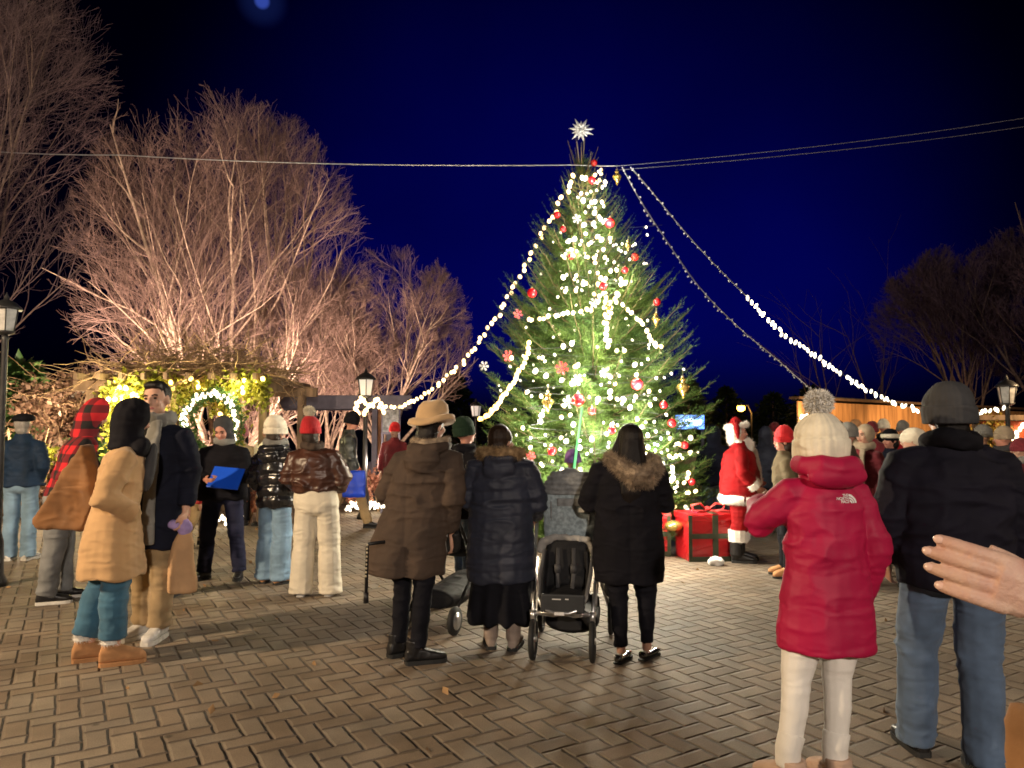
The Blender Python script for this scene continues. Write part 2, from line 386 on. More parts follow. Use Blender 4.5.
# low stone edging where the paving meets the planting beds
M_stone = surf('edging_stone', (.28, .25, .22), .9, .35, 14, .5, 60, bdist=.01)
for nm, a, b in (('kerb', (-14, 15.5), (-4.7, 15.5)), ('kerb', (1.3, 15.5), (18, 15.5))):
    m = MB(); x = a[0]
    while x < b[0]-.1:
        l = min(.55+.2*random.random(), b[0]-x); m.box((x+l/2, 15.5+.02*random.random(), .05), (l/2-.006, .09, .07)); x += l
    tag(m.build(nm, M_stone, None, False, .012), kind='structure')

lg = np.random.default_rng(77); LP_ = np.stack([lg.uniform(-6, 6, 130), lg.uniform(3.4, 14, 130), np.full(130, .006)], 1)
v, f = leaves(LP_, .05, 5, 1.5, np.stack([lg.normal(0, 1, 130), lg.normal(0, 1, 130), np.full(130, .1)], 1)*3, .4)
tag(link('leaf_litter', mesh_np('leaf_litter', v, f, False), None, surf('dry_leaf_litter', (.34, .20, .09), .8, .5, 3, 0)), 'scattered dry leaves lying on the brick paving', 'fallen leaves', kind='stuff')
# ------------------------------------------------------------------ materials used by the setting
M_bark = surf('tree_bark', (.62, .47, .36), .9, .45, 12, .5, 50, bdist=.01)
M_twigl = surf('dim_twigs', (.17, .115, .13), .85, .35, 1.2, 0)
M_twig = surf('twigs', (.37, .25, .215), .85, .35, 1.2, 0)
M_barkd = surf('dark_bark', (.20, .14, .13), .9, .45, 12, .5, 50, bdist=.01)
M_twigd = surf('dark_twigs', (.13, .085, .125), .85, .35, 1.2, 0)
M_wood = surf('weathered_wood', (.20, .135, .085), .8, .45, 10, .4, 60, aniso=(1, 1, .15), bdist=.006)
M_lilac = surf('grey_painted_wood', (.13, .12, .17), .65, .2, 8, .25, 50)
M_vine = surf('dry_vine', (.40, .27, .15), .9, .5, 7, 0)
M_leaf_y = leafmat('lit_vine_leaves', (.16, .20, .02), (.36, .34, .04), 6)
M_leaf_g = leafmat('evergreen_leaves', (.03, .085, .02), (.07, .14, .03), 4)
M_leaf_b = leafmat('dried_brown_leaves', (.19, .10, .06), (.36, .23, .16), 7)
M_leaf_d = leafmat('dark_evergreen', (.012, .024, .014), (.025, .045, .022), 2)
M_leaf_r = leafmat('russet_leaves', (.36, .13, .08), (.50, .25, .17), 8)
M_iron = surf('black_iron', (.018, .018, .02), .45, .3, 20, .2, 120, spec=.5)
M_cable = surf('black_cable', (.05, .055, .06), .6, .2, 30, 0)
M_wire = surf('steel_wire', (.55, .58, .66), .35, .2, 30, 0, metal=.6)
M_bulb = glow('warm_white_bulb', (1, .64, .24), 3.4)
M_bulbw = glow('cool_white_bulb', (1, .84, .58), 3.4)
M_bulby = glow('yellow_bulb', (1, .5, .06), 3.0)
M_bulboff = surf('unlit_bulb', (.75, .78, .82), .15, .1, 10, 0, spec=.8)
M_bulbred = glow('red_bulb', (1, .16, .04), 9)

_ico = None
def bulb_mesh(r, mat, name='bulb', squash=1.25):
    m = MB(); m.ell((0, 0, 0), (r, r, r*squash), 8, 6)
    me = m.mesh(name); me.materials.append(mat); return me
def light_string(label, pts, step, bulbs, mat_wire, group=None, name='light_string', thick=.006, jitter=.03, cap=99, parent=None, seed=3):
    """a cable with separate bulbs hanging off it; bulbs: list of (mesh, weight) or fn(t)->mesh"""
    g = random.Random(seed); P = [Vector(p) for p in pts]
    # resample densely with catmull-rom
    Q = []
    for i in range(len(P)-1):
        p0, p1, p2, p3 = P[max(i-1, 0)], P[i], P[i+1], P[min(i+2, len(P)-1)]
        for k in range(8):
            t = k/8; Q.append(.5*((2*p1)+(p2-p0)*t+(2*p0-5*p1+4*p2-p3)*t*t+(3*p1-p0-3*p2+p3)*t**3))
    Q.append(P[-1])
    m = MB(); m.tube(Q, thick, 5)
    o = m.build(name, mat_wire, parent); tag(o, label, 'string lights', group)
    L = 0; acc = step*.5; tot = sum((Q[i+1]-Q[i]).length for i in range(len(Q)-1)); n = 0
    for i in range(len(Q)-1):
        seg = (Q[i+1]-Q[i]).length
        while acc <= L+seg and n < cap:
            p = Q[i].lerp(Q[i+1], (acc-L)/max(seg, 1e-6)); me = bulbs(acc/tot) if callable(bulbs) else bulbs
            c = link('bulb', me, o); c.location = p+Vector((g.uniform(-1, 1), g.uniform(-1, 1), g.uniform(-1, .3)))*jitter
            c.rotation_euler = (g.uniform(-.7, .7), g.uniform(-.7, .7), 0); n += 1; acc += step*g.uniform(.8, 1.2)
        L += seg
    return o

# ------------------------------------------------------------------ bare trees
def prism(verts, faces, path, rads, n):
    P = np.asarray(path); m = len(P); base = sum(len(a) for a in verts)
    t = P[-1]-P[0]; t /= np.linalg.norm(t)+1e-9
    u = np.cross(t, (0.31, .67, .2)); u /= np.linalg.norm(u)+1e-9; w = np.cross(t, u)
    an = 2*PI*np.arange(n)/n; circ = np.cos(an)[:, None]*u+np.sin(an)[:, None]*w
    verts.append((P[:, None, :]+np.asarray(rads)[:, None, None]*circ[None]).reshape(-1, 3))
    for k in range(m-1):
        a = base+k*n; b = a+n
        for i in range(n):
            j = (i+1) % n; faces.append((a+i, a+j, b+j, b+i))
def bare_tree(name, label, loc, H, spread, stems, seed, mats, group=None, levels=4, env=None, kids=(7, 6, 5, 5), up=.25, stem_r=.085, twig_r=.007, trunk_h=0.0, wind=(0, 0)):
    g = np.random.default_rng(seed); root = empty(name, loc, 0, label, 'tree', group)
    tv, tf, cv, cf = [], [], [], []
    def out(p):
        return env is not None and p[2] > 1.5 and ((p[0]-env[3])/env[0])**2+((p[1])/env[0])**2+((p[2]-env[1])/env[2])**2 > g.uniform(.86, 1.10)
    def grow(p, d, L, r, lev):
        if lev > 1 and out(p): return
        for _ in range(5):
            if out(p+d*L*.95): L *= .8
        L *= g.uniform(.85, 1.1)
        seg = max(2, 6-lev) if lev < levels else 2
        pts = [p]; dd = d.copy(); q = p.copy()
        for k in range(seg):
            dd = dd+g.normal(0, .085+.025*lev, 3)+np.array((wind[0], wind[1], up*(.35 if lev else .22)))*(.35); dd /= np.linalg.norm(dd)
            q = q+dd*L/seg; pts.append(q)
            if k > 0 and out(q+dd*.12): break
        if r < .0: return
        rr = np.linspace(r, max(r*(.16 if lev < 2 else .32), twig_r*.55), len(pts)); seg = len(pts)-1
        if lev <= 1: prism(tv, tf, pts, rr, 7 if lev == 0 else 5)
        else: prism(cv, cf, pts, rr, 3)
        if lev >= levels: return
        nk = kids[lev]
        for k in range(nk):
            t = .22+.78*(k+g.random())/nk; i = min(int(t*seg), seg-1); f = t*seg-i
            b = pts[i]*(1-f)+pts[i+1]*f; td = pts[i+1]-pts[i]; td /= np.linalg.norm(td)
            s = np.cross(td, g.normal(0, 1, 3)); s /= np.linalg.norm(s)+1e-9
            ang = g.uniform(.32, .75); nd = td*math.cos(ang)+s*math.sin(ang); nd[2] += .10; nd /= np.linalg.norm(nd)
            grow(b, nd, L*(.30+.34*(1-t)+.12*g.random())*1.05, max(twig_r, r*(.5-.18*t)), lev+1)
    z0 = trunk_h
    if trunk_h: prism(tv, tf, [np.array((0, 0, 0.)), np.array((0, 0, trunk_h*.5)), np.array((0, 0, trunk_h+.1))], [stem_r*2.6, stem_r*2.1, stem_r*1.9], 9)
    for k in range(stems):
        a = 2*PI*(k+.5*g.random())/stems; tl = spread*(.35+.75*g.random()) if k % 3 else spread*.22
        d = np.array((math.cos(a)*tl, math.sin(a)*tl, 1.)); d /= np.linalg.norm(d)
        grow(np.array((math.cos(a)*.22*(0 if trunk_h else 1), math.sin(a)*.22*(0 if trunk_h else 1), z0-.05)), d, H*(.80+.2*g.random())*(1-.18*tl), stem_r*(.7+.5*g.random()), 0)
    me = mesh_np('trunk', np.concatenate(tv), np.array(tf)); link('trunk', me, root, mats[0])
    me = mesh_np('crown', np.concatenate(cv), np.array(cf)); link('crown', me, root, mats[1])
    return root
GB = 'bare trees behind the garden'
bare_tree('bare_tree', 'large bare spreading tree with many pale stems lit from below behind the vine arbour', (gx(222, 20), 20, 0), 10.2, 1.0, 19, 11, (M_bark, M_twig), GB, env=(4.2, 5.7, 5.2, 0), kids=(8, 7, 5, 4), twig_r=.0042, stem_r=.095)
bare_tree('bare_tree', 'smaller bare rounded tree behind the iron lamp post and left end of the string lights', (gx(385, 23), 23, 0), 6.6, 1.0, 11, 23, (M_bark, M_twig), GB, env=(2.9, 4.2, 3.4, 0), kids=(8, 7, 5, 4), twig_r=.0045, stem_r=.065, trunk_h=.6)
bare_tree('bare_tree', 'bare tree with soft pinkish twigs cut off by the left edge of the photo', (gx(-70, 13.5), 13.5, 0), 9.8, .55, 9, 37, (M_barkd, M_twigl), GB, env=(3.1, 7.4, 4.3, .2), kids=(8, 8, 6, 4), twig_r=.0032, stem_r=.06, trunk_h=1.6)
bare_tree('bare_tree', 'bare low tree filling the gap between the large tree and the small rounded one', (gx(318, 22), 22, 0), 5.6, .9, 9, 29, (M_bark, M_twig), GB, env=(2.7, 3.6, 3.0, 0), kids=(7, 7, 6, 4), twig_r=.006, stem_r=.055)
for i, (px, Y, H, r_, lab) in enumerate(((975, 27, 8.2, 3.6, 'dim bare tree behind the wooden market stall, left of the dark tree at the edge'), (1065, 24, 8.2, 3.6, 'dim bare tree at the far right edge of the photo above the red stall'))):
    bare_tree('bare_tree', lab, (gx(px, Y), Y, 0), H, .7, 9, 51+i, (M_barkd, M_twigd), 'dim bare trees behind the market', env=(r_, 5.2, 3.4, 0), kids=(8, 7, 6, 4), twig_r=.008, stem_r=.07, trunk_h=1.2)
for px, Y, H, lab in ((548, 44, 7.2, 'x'), (832, 38, 8.3, 'slim bare sapling over the stall roof, nearer the unlit string'), (878, 38, 8.8, 'slim bare sapling over the stall roof, nearer the big man in dark clothes')):
    if lab != 'x': bare_tree('bare_tree', lab, (gx(px, Y), Y, 0), H, .3, 3, int(px), (M_barkd, M_twigd), 'slim saplings behind the market', levels=2, kids=(4, 2), twig_r=.009, stem_r=.05)

# dark evergreens along the horizon
def evergreen(label, loc, H, Rr, seed, mat=M_leaf_d, name='evergreen_tree', group='dark trees along the horizon', n=2600, size=.35):
    g = np.random.default_rng(seed); root = empty(name, loc, 0, label, 'tree', group)
    m = MB(); m.tube([(0, 0, 0), (0, 0, H*.5), (0, 0, H*.95)], [.16, .1, .03], 7); m.build('trunk', M_barkd, root)
    z = H*(.06+.94*g.random(n)**1.3); r = Rr*(1-z/H)**.75*(.75+.35*np.sin(z*5.1+seed)**2)*np.sqrt(g.random(n)); a = g.random(n)*2*PI
    p = np.stack([r*np.cos(a), r*np.sin(a), z], 1); nr = np.stack([np.cos(a), np.sin(a), -.2+0*a], 1)
    v, f = leaves(p, size, seed, 2.4, nr, .5); link('crown', mesh_np('crown', v, f, False), root, mat); return root
ev = ((545, 47, 4.2, 1.9, 'x'), (690, 46, 4.7, 2.3, 'dark evergreen behind the blue lit sign, right of the christmas tree'), (728, 50, 4.3, 2.6, 'dark evergreen left of the orange street light'), (775, 52, 4.0, 3.0, 'low dark evergreen right of the orange street light'),
      (455, 40, 4.6, 2.0, 'dark evergreen in the gap left of the christmas tree'), (812, 46, 4.2, 2.6, 'dark evergreen above the left end of the wooden stall'), (17, 17, 3.1, 1.1, 'dark green conifer right behind the lantern at the left edge'))
for i, (px, Y, H, r_, lab) in enumerate(ev):
    if lab == 'x': continue
    evergreen(lab, (gx(px, Y), Y, 0), H, r_, 70+i, M_leaf_g if px < 40 else M_leaf_d)

# ------------------------------------------------------------------ lamp posts
M_glassl = surf('frosted_lantern_glass', (.36, .36, .36), .25, .35, 12, .1, 40, spec=.6)
M_lamphot = glow('lit_lantern_glass', (1, .9, .8), .16)
def lamp_post(label, loc, H, s=1.0, lit=False, arm=False):
    root = empty('lamp_post', loc, random.random(), label, 'lamp post', 'iron lantern posts of the plaza')
    p = MB(); p.lathe([(.13*s, 0), (.13*s, .05), (.09*s, .12), (.075*s, .45), (.045*s, .55), (.038*s, H-.55*s), (.05*s, H-.52*s), (.03*s, H-.48*s)], n=12); p.build('post', M_iron, root)
    b = H-.48*s
    c = MB(); c.lathe([(.05*s, b), (.12*s, b+.03*s), (.12*s, b+.05*s)], n=6); c.build('lantern_base', M_iron, root)
    g = MB(); g.lathe([(.105*s, b+.05*s), (.145*s, b+.33*s)], n=6); g.build('lantern_glass', M_lamphot if lit else M_glassl, root, False)
    f = MB()
    for k in range(6):
        a = 2*PI*k/6; f.tube([(.108*s*math.cos(a), .108*s*math.sin(a), b+.05*s), (.15*s*math.cos(a), .15*s*math.sin(a), b+.34*s)], .008*s, 5)
    f.build('lantern_bars', M_iron, root)
    r = MB(); r.lathe([(.185*s, b+.33*s), (.175*s, b+.36*s), (.10*s, b+.43*s), (.035*s, b+.46*s), (.03*s, b+.49*s), (.012*s, b+.53*s), (.004*s, b+.56*s)], n=14); r.build('lantern_roof', M_iron if not lit else M_iron, root)
    return root
def lp(px, ytop, Y, s, label, lit=False):
    p = at(px, ytop, Y); return lamp_post(label, (p.x, p.y, 0), p.z-.08*s, s, lit)
lp(7, 292, 7.6, .80, 'iron lamp post with frosted lantern at the left edge beside the beret wearer')
lp(366, 367, 13.2, 1.0, 'slim lamp post carrying the left end of the lit light string', True)
lp(476, 398, 21, 1.0, 'small far lamp post just left of the lower tree branches', True)
lp(1006, 374, 13.0, 1.0, 'lamp post at the right where the market light string ends')
# ------------------------------------------------------------------ vine arbour on the left
def tangle(mb_v, mb_f, box, n, L, r, g, flat=.35, droop=0.0):
    for k in range(n):
        p = np.array([g.uniform(box[0], box[1]), g.uniform(box[2], box[3]), g.uniform(box[4], box[5])]); d = g.normal(0, 1, 3); d[2] *= flat; d /= np.linalg.norm(d)
        pts = [p]
        for s in range(6):
            d = d+g.normal(0, .35, 3)*np.array((1, 1, flat+.2)); d[2] -= droop; d /= np.linalg.norm(d); pts.append(pts[-1]+d*L/6*(.7+.6*g.random()))
        prism(mb_v, mb_f, pts, np.linspace(r, r*.4, 7), 4)
g = np.random.default_rng(5)
Ya = 13.2
xa0, xa1 = gx(112, Ya), gx(285, Ya)
arb = empty('vine_arbour', ((xa0+xa1)/2, Ya, 0), 0, 'wooden arbour heaped with tangled dry vines, lit yellow at its front edge', 'arbour')
cx = (xa0+xa1)/2; hw = (xa1-xa0)/2
for sx in (-1, -.05, 1):
    for y in (-.9, 1.3):
        m = MB(); m.box((sx*(hw-.1), y, 1.12), (.07, .07, 1.12)); m.build('post', M_wood, arb, False, .01)
for y in (-.9, 1.3):
    m = MB(); m.box((0, y, 2.30), (hw+.2, .05, .09)); m.build('beam', M_wood, arb, False, .008)
for k in range(9):
    m = MB(); m.box((-hw+.1+(2*hw-.2)*k/8, .2, 2.43), (.03, 1.6, .05)); m.build('rafter', M_wood, arb, False)
v, f = [], []
tangle(v, f, (-hw+.15, hw-.2, -1.1, 1.5, 2.42, 2.72), 520, 1.1, .010, g, .35, .03)
tangle(v, f, (-hw*.75, hw*.55, -.8, 1.2, 2.6, 3.0), 260, .9, .008, g, .55)
tangle(v, f, (-hw, hw-.1, -1.2, -.9, 2.3, 2.55), 50, .9, .012, g, .5, .25)
link('vines', mesh_np('vines', np.concatenate(v), np.array(f)), arb, M_vine)
# leafy swag along the front and down the left post
pts = []
for k in range(2600):
    x = g.uniform(-hw*.55, hw*1.02); pts.append((x, -1.15+g.normal(0, .09), 2.24+g.normal(0, .13)-.05*math.sin(x*4)-.10*abs(g.normal())*(math.sin(x*9) > .2)))
for k in range(2600):
    z = g.uniform(.75, 2.35); pts.append((-hw*.38+g.normal(0, .13)+.14*math.sin(z*3)-(.30*(z-1.4) if z > 1.4 else 0), -1.15+g.normal(0, .12), z))
for k in range(500):
    z = g.uniform(1.2, 2.25); pts.append((hw*.62+g.normal(0, .11), -1.15+g.normal(0, .1), z))
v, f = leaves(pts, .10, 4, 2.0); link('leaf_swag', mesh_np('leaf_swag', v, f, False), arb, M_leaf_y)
BO = bulb_mesh(.017, M_bulboff)
ys = glow('yellow_white_bulb', (1, .60, .10), 3.6); BYW = bulb_mesh(.036, ys)
light_string('yellow light string woven through the leaf swag along the arbour front', [(cx+x, Ya-1.27-.03*math.sin(x*7), 2.26+.10*math.sin(x*5.3)-.03*math.cos(x*11)) for x in np.linspace(-hw*.55, hw, 24)], .085, BYW, M_cable, 'yellow lights on the vine arbour', jitter=.09, seed=1)
light_string('yellow light string hanging down the leafy left side of the arbour opening', [(cx-hw*.42-.30*max(z-1.4, 0)+.12*math.sin(z*9), Ya-1.30, z) for z in np.linspace(2.35, .9, 22)], .055, BYW, M_cable, 'yellow lights on the vine arbour', jitter=.13, seed=2)
light_string('short yellow light string on the leafy right post of the arbour', [(cx+hw*.62+.09*math.sin(z*9), Ya-1.28, z) for z in np.linspace(2.2, 1.25, 12)], .08, BYW, M_cable, 'yellow lights on the vine arbour', jitter=.09, seed=5)
# wreath standing in the arbour opening
wc = at(213, 424, Ya-1.5); wr = empty('wreath', wc, 0, 'big green wreath dotted with white lights in the arbour opening', 'wreath')
m = MB(); rings = []
for k in range(40):
    a = 2*PI*k/40; rings.append([Vector(((.40+.035*math.cos(b))*math.cos(a), .035*math.sin(b), (.47+.035*math.cos(b))*math.sin(a))) for b in np.linspace(0, 2*PI, 8, False)])
m.v = [tuple(p) for r in rings for p in r]
m.f = [((k*8+i), (k*8+(i+1) % 8), ((k+1) % 40*8+(i+1) % 8), ((k+1) % 40*8+i)) for k in range(40) for i in range(8)]
m.build('ring', M_vine, wr)
a = g.random(2600)*2*PI; b = g.random(2600)*2*PI; rr = .10*np.sqrt(g.random(2600))
P = np.stack([(.40+rr*np.cos(b))*np.cos(a), rr*np.sin(b), (.47+rr*np.cos(b))*np.sin(a)], 1)
v, f = leaves(P, .07, 9, 2.6); link('greenery', mesh_np('greenery', v, f, False), wr, M_leaf_g)
light_string('white light string wound round the big wreath', [wc+Vector(((.385+.05*(a > 6.3)+.02*math.cos(a*9))*math.cos(a), -.11, (.455+.05*(a > 6.3)+.02*math.cos(a*9))*math.sin(a))) for a in np.linspace(0, 2*PI*1.95, 110)], .058, bulb_mesh(.021, M_bulbw), M_cable, jitter=.03, seed=6, thick=.004)
m = MB(); m.bar(wc+Vector((.1, .15, -.5)), (wc.x+.2, wc.y+.5, 0.0), .05, .05); m.bar(wc+Vector((-.1, .15, -.5)), (wc.x-.2, wc.y+.5, 0.0), .05, .05); m.bar(wc+Vector((-.32, .14, -.42)), wc+Vector((.32, .14, -.42)), .05, .04)
m.build('easel', M_wood, None, False); tag(bpy.data.objects['easel'], 'plain wooden easel holding up the lit wreath', 'easel')

# ------------------------------------------------------------------ planting on the far left
def shrub(label, loc, r, n, size, mat, seed, name='shrub', group=None, stems=12, cat='shrub', jit=1.0):
    g = np.random.default_rng(seed); root = empty(name, loc, 0, label, cat, group)
    v, f = [], []
    for k in range(stems):
        a = g.random()*2*PI; e = np.array((r[0]*.8*math.cos(a), r[1]*.8*math.sin(a), r[2]*(1.1+.6*g.random())))
        prism(v, f, [np.zeros(3), e*.45+g.normal(0, .04, 3), e], [.018, .012, .005], 4)
    link('stems', mesh_np('stems', np.concatenate(v), np.array(f)), root, M_vine)
    nc = max(6, n//70); C = g.normal(0, 1, (nc, 3)); C /= np.linalg.norm(C, axis=1)[:, None]; C *= (.45+.55*g.random((nc, 1))); C[:, 2] = np.abs(C[:, 2])*1.05-.05
    p = C[g.integers(0, nc, n)]*np.array(r)+g.normal(0, 1, (n, 3))*min(r)*.16; p[:, 2] = np.maximum(p[:, 2]+r[2]*.55, .03)
    v, f = leaves(p, size, seed, 1.7, None, jit); link('foliage', mesh_np('foliage', v, f, False), root, mat); return root
# small rustic pergola with pale brown climbers
px0, px1, Yp = 28, 108, 14.2; x0, x1 = gx(px0, Yp), gx(px1, Yp)
pg = empty('rustic_pergola', ((x0+x1)/2, Yp, 0), 0, 'rustic timber pergola draped in pale dried climbers behind the plaid hood', 'pergola'); hw2 = (x1-x0)/2
for sx in (-.35, .55):
    m = MB(); m.tube([(sx*hw2, 0, 0), (sx*hw2+.03, 0, 1.1), (sx*hw2, 0, 2.05)], [.10, .085, .08], 9); m.build('post', M_wood, pg)
m = MB(); m.bar((-hw2, 0, 1.85), (hw2, 0, 2.15), .12, .12); m.build('beam', M_wood, pg, False, .01)
m = MB(); m.bar((-hw2*.2, -.2, 2.05), (hw2*1.25, -.15, 2.62), .09, .07); m.build('rail', surf('pale_rail', (.62, .56, .48), .7, .2), pg, False, .008)
P = []
for k in range(3600):
    x = g.uniform(-hw2*1.15, hw2*1.0); P.append((x, g.normal(0, .3), 2.1+.22*(x/hw2)+g.normal(0, .22)+.12*math.sin(x*6)))
for k in range(900):
    P.append((-.35*hw2+g.normal(0, .16), g.normal(0, .14), g.uniform(.3, 2.0)))
v, f = leaves(P, .10, 21, 1.5); link('climber', mesh_np('climber', v, f, False), pg, M_leaf_b)
v, f = [], []; tangle(v, f, (-hw2*1.1, hw2*1.1, -.3, .3, 1.9, 2.6), 130, 1.0, .012, g, .5); link('vines', mesh_np('vines', np.concatenate(v), np.array(f)), pg, M_vine)
shrub('dried hydrangea bush under the rustic pergola behind the beret wearer', (gx(48, 13.3), 13.3, 0), (.8, .5, .75), 1500, .10, M_leaf_b, 31)
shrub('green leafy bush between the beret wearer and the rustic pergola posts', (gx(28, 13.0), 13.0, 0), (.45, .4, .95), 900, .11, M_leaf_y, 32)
shrub('russet bush at the foot of the arbour behind the person with blue folder', (gx(250, 12.6), 12.6, 0), (.6, .35, .42), 900, .08, M_leaf_r, 33)
shrub('orange leafed bush in the bed behind the iron lamp post', (gx(378, 14.4), 14.4, 0), (.85, .5, .62), 1700, .09, M_leaf_r, 34)
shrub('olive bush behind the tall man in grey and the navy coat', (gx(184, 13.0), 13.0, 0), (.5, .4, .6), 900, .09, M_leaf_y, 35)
shrub('dark bush between the plaid hood and the black hooded head', (gx(122, 13.6), 13.6, 0), (.5, .4, 1.2), 1100, .1, M_leaf_g, 36)
# low net lights in the bed
for i, (px, py, Y, nb, lab) in enumerate(((378, 487, 14.0, 60, 'bright white net lights lying on the bed below the orange bush'), (200, 500, 12.0, 34, 'white net lights on the ground behind the navy coat'))):
    c = gx(px, Y); gg = np.random.default_rng(60+i)
    P = [(c+gg.uniform(-.62, .62), Y+gg.uniform(-.3, .35), .10+.12*gg.random()) for k in range(nb)]
    P.sort(); light_string(lab, P, .16, bulb_mesh(.022, M_bulbw), M_cable, None, 'net_lights', .004, .05, seed=i)
# painted pergola frame
pf = empty('painted_pergola', (gx(345, 15.2), 15.2, 0), 0, 'grey lilac painted pergola frame behind the lamp post', 'pergola')
xs = [gx(p, 15.2)-pf.location.x for p in (292, 312, 374, 389)]
for x in xs[1:]:
    m = MB(); m.box((x, 0, 1.05), (.055, .055, 1.05)); m.build('post', M_lilac, pf, False, .008)
m = MB(); m.box((.0, -.02, 2.13), (1.35, .06, .14)); m.build('beam', M_lilac, pf, False, .008)
m = MB(); m.box((-.2, .9, 2.10), (1.35, .05, .12)); m.build('beam', M_lilac, pf, False, .008)
m = MB(); m.box((.9, .5, .45), (.5, .3, .45)); m.build('planter_box', M_lilac, pf, False, .01)
m = MB(); m.box((.55, .62, 1.0), (.09, .09, 1.0)); m.build('inner_post', surf('terracotta_wood', (.42, .20, .10), .7, .3), pf, False, .01)
nb = empty('notice_frame', at(391, 421, 14.0), 0, 'small white framed notice case beside the lit string end', 'notice case')
nb.location.z = 0; zc = at(391, 421, 14.0).z
for sx in (-1, 1):
    m = MB(); m.box((sx*.16, 0, zc*.5+.12), (.02, .02, zc*.5+.12)); m.build('post', M_lilac, nb, False)
m = MB(); m.box((0, -.025, zc), (.15, .012, .22)); m.build('case', surf('notice_glass', (.30, .31, .33), .2, .6, 14, 0), nb, False)
for z in (-.23, .23):
    m = MB(); m.box((0, -.03, zc+z), (.18, .02, .02)); m.build('rail', M_lilac, nb, False)

# ------------------------------------------------------------------ market stalls at the right
M_plank = surf('stall_planks', (.42, .22, .09), .75, .45, 6, .4, 40, aniso=(1, 1, .1), bdist=.006)
ms = empty('market_stall', (9.0, 20.0, 0), 0, 'long wooden plank stall glowing orange behind the crowd', 'market stall')
A = at(797, 405, 20) - ms.location; B = at(1030, 436, 26) - ms.location
A = Vector((A.x, 0, 0)); zA = at(783, 399, 20).z; B = Vector((at(1030, 430, 25).x-9.0, 5.0, 0)); zB = 2.2
n = 62; m = MB(); d = (B-A)
for k in range(n):
    p = A+d*((k+.5)/n); z = zA+(zB-zA)*(k+.5)/n; rot = Matrix.Rotation(math.atan2(d.y, d.x), 3, 'Z')
    m.box((p.x, p.y+random.uniform(-.006, .006), z/2-.03), (d.length/n/2-.006, .02, z/2-.03), rot)
m.build('plank_wall', M_plank, ms, False)
m = MB(); m.bar((A.x-.1, A.y-.06, zA+.03), (B.x, B.y-.06, zB+.03), .34, .07); m.build('roof_edge', surf('stall_roof', (.10, .06, .035), .8, .3), ms, False)
m = MB(); m.bar((A.x+.9, A.y+1.2, zA+.06), (B.x-1, B.y+.9, zB+.06), 1.3, .05); m.build('roof', surf('stall_roof_felt', (.03, .028, .03), .9, .3), ms, False)
light_string('cluster of pale lights on the left end of the plank stall', [at(799+i*1.5, 434-(i % 3)*9-i*.6, 19.8) for i in range(10)], .17, bulb_mesh(.045, M_bulbw), M_cable, jitter=.02, seed=9)
M_redp = surf('red_orange_boards', (.55, .10, .03), .6, .3, 6, .2)
rs = empty('festive_stall', (gx(1012, 14), 14.0, 0), 0, 'small stall with red orange boards, gold garland and rows of lights at the right edge', 'market stall')
zt = at(1000, 421, 14).z
for sx in (-.62, .95):
    m = MB(); m.box((sx, 0, zt/2), (.05, .05, zt/2)); m.build('post', M_wood, rs, False, .006)
m = MB(); m.box((.2, -.08, zt-.32), (.8, .03, .32)); m.build('fascia', M_redp, rs, False, .006)
m = MB(); m.box((.2, 0, .5), (.85, .4, .5)); m.build('counter', M_plank, rs, False, .01)
m = MB(); m.box((.2, .5, zt+.06), (1.1, .75, .05)); m.build('roof', M_wood, rs, False, .01)
P = [(g.normal(-.42, .13), -.2+g.normal(0, .07), zt-.28+g.normal(0, .16)) for k in range(700)]
v, f = leaves(P, .08, 5); link('foliage', mesh_np('foliage', v, f, False), rs, surf('gold_leaves', (.42, .30, .06), .4, .4, 8, 0, metal=.4))
for k in range(5):
    x = rs.location.x-.45+k*.28
    light_string('%s slanting row of white lights on the red orange stall' % ('leftmost', 'second', 'third', 'fourth', 'rightmost')[k], [(x, 13.87, zt-.62), (x+.16, 13.86, zt-.36), (x+.34, 13.87, zt-.06)], .085, bulb_mesh(.032, M_bulbw, squash=1.9), M_cable, 'slanting light rows on the festive stall', jitter=.02, seed=20+k)
# blue lit sign booth
bs = empty('blue_booth', (gx(691, 19.0), 19.0, 0), 0, 'far booth with a glowing blue lit header dotted with white lights', 'booth')
z0, z1 = at(690, 429, 19).z, at(690, 415, 19).z
m = MB(); m.box((0, 0, (z0+z1)/2), (.36, .05, (z1-z0)/2)); m.build('lit_header', glow('blue_lit_panel', (.02, .18, 1.0), 1.5), bs, False, .01)
for sx in (-.33, .33):
    m = MB(); m.box((sx, .06, z0/2), (.035, .035, z0/2)); m.build('post', M_iron, bs, False)
m = MB(); m.box((0, .1, .5), (.36, .25, .5)); m.build('counter', M_wood, bs, False)
wl = MB()
for k in range(13):
    wl.box((-.30+.045*k+random.uniform(-.01, .01), -.06, (z0+z1)/2+random.uniform(-.07, .07)), (.017, .01, random.uniform(.02, .06)))
wl.build('white_lights', glow('pale_blue_light', (.55, .8, 1), 5), bs, False)
lamp('POINT', (bs.location.x, 18.6, (z0+z1)/2), 6, (.15, .4, 1), .1)
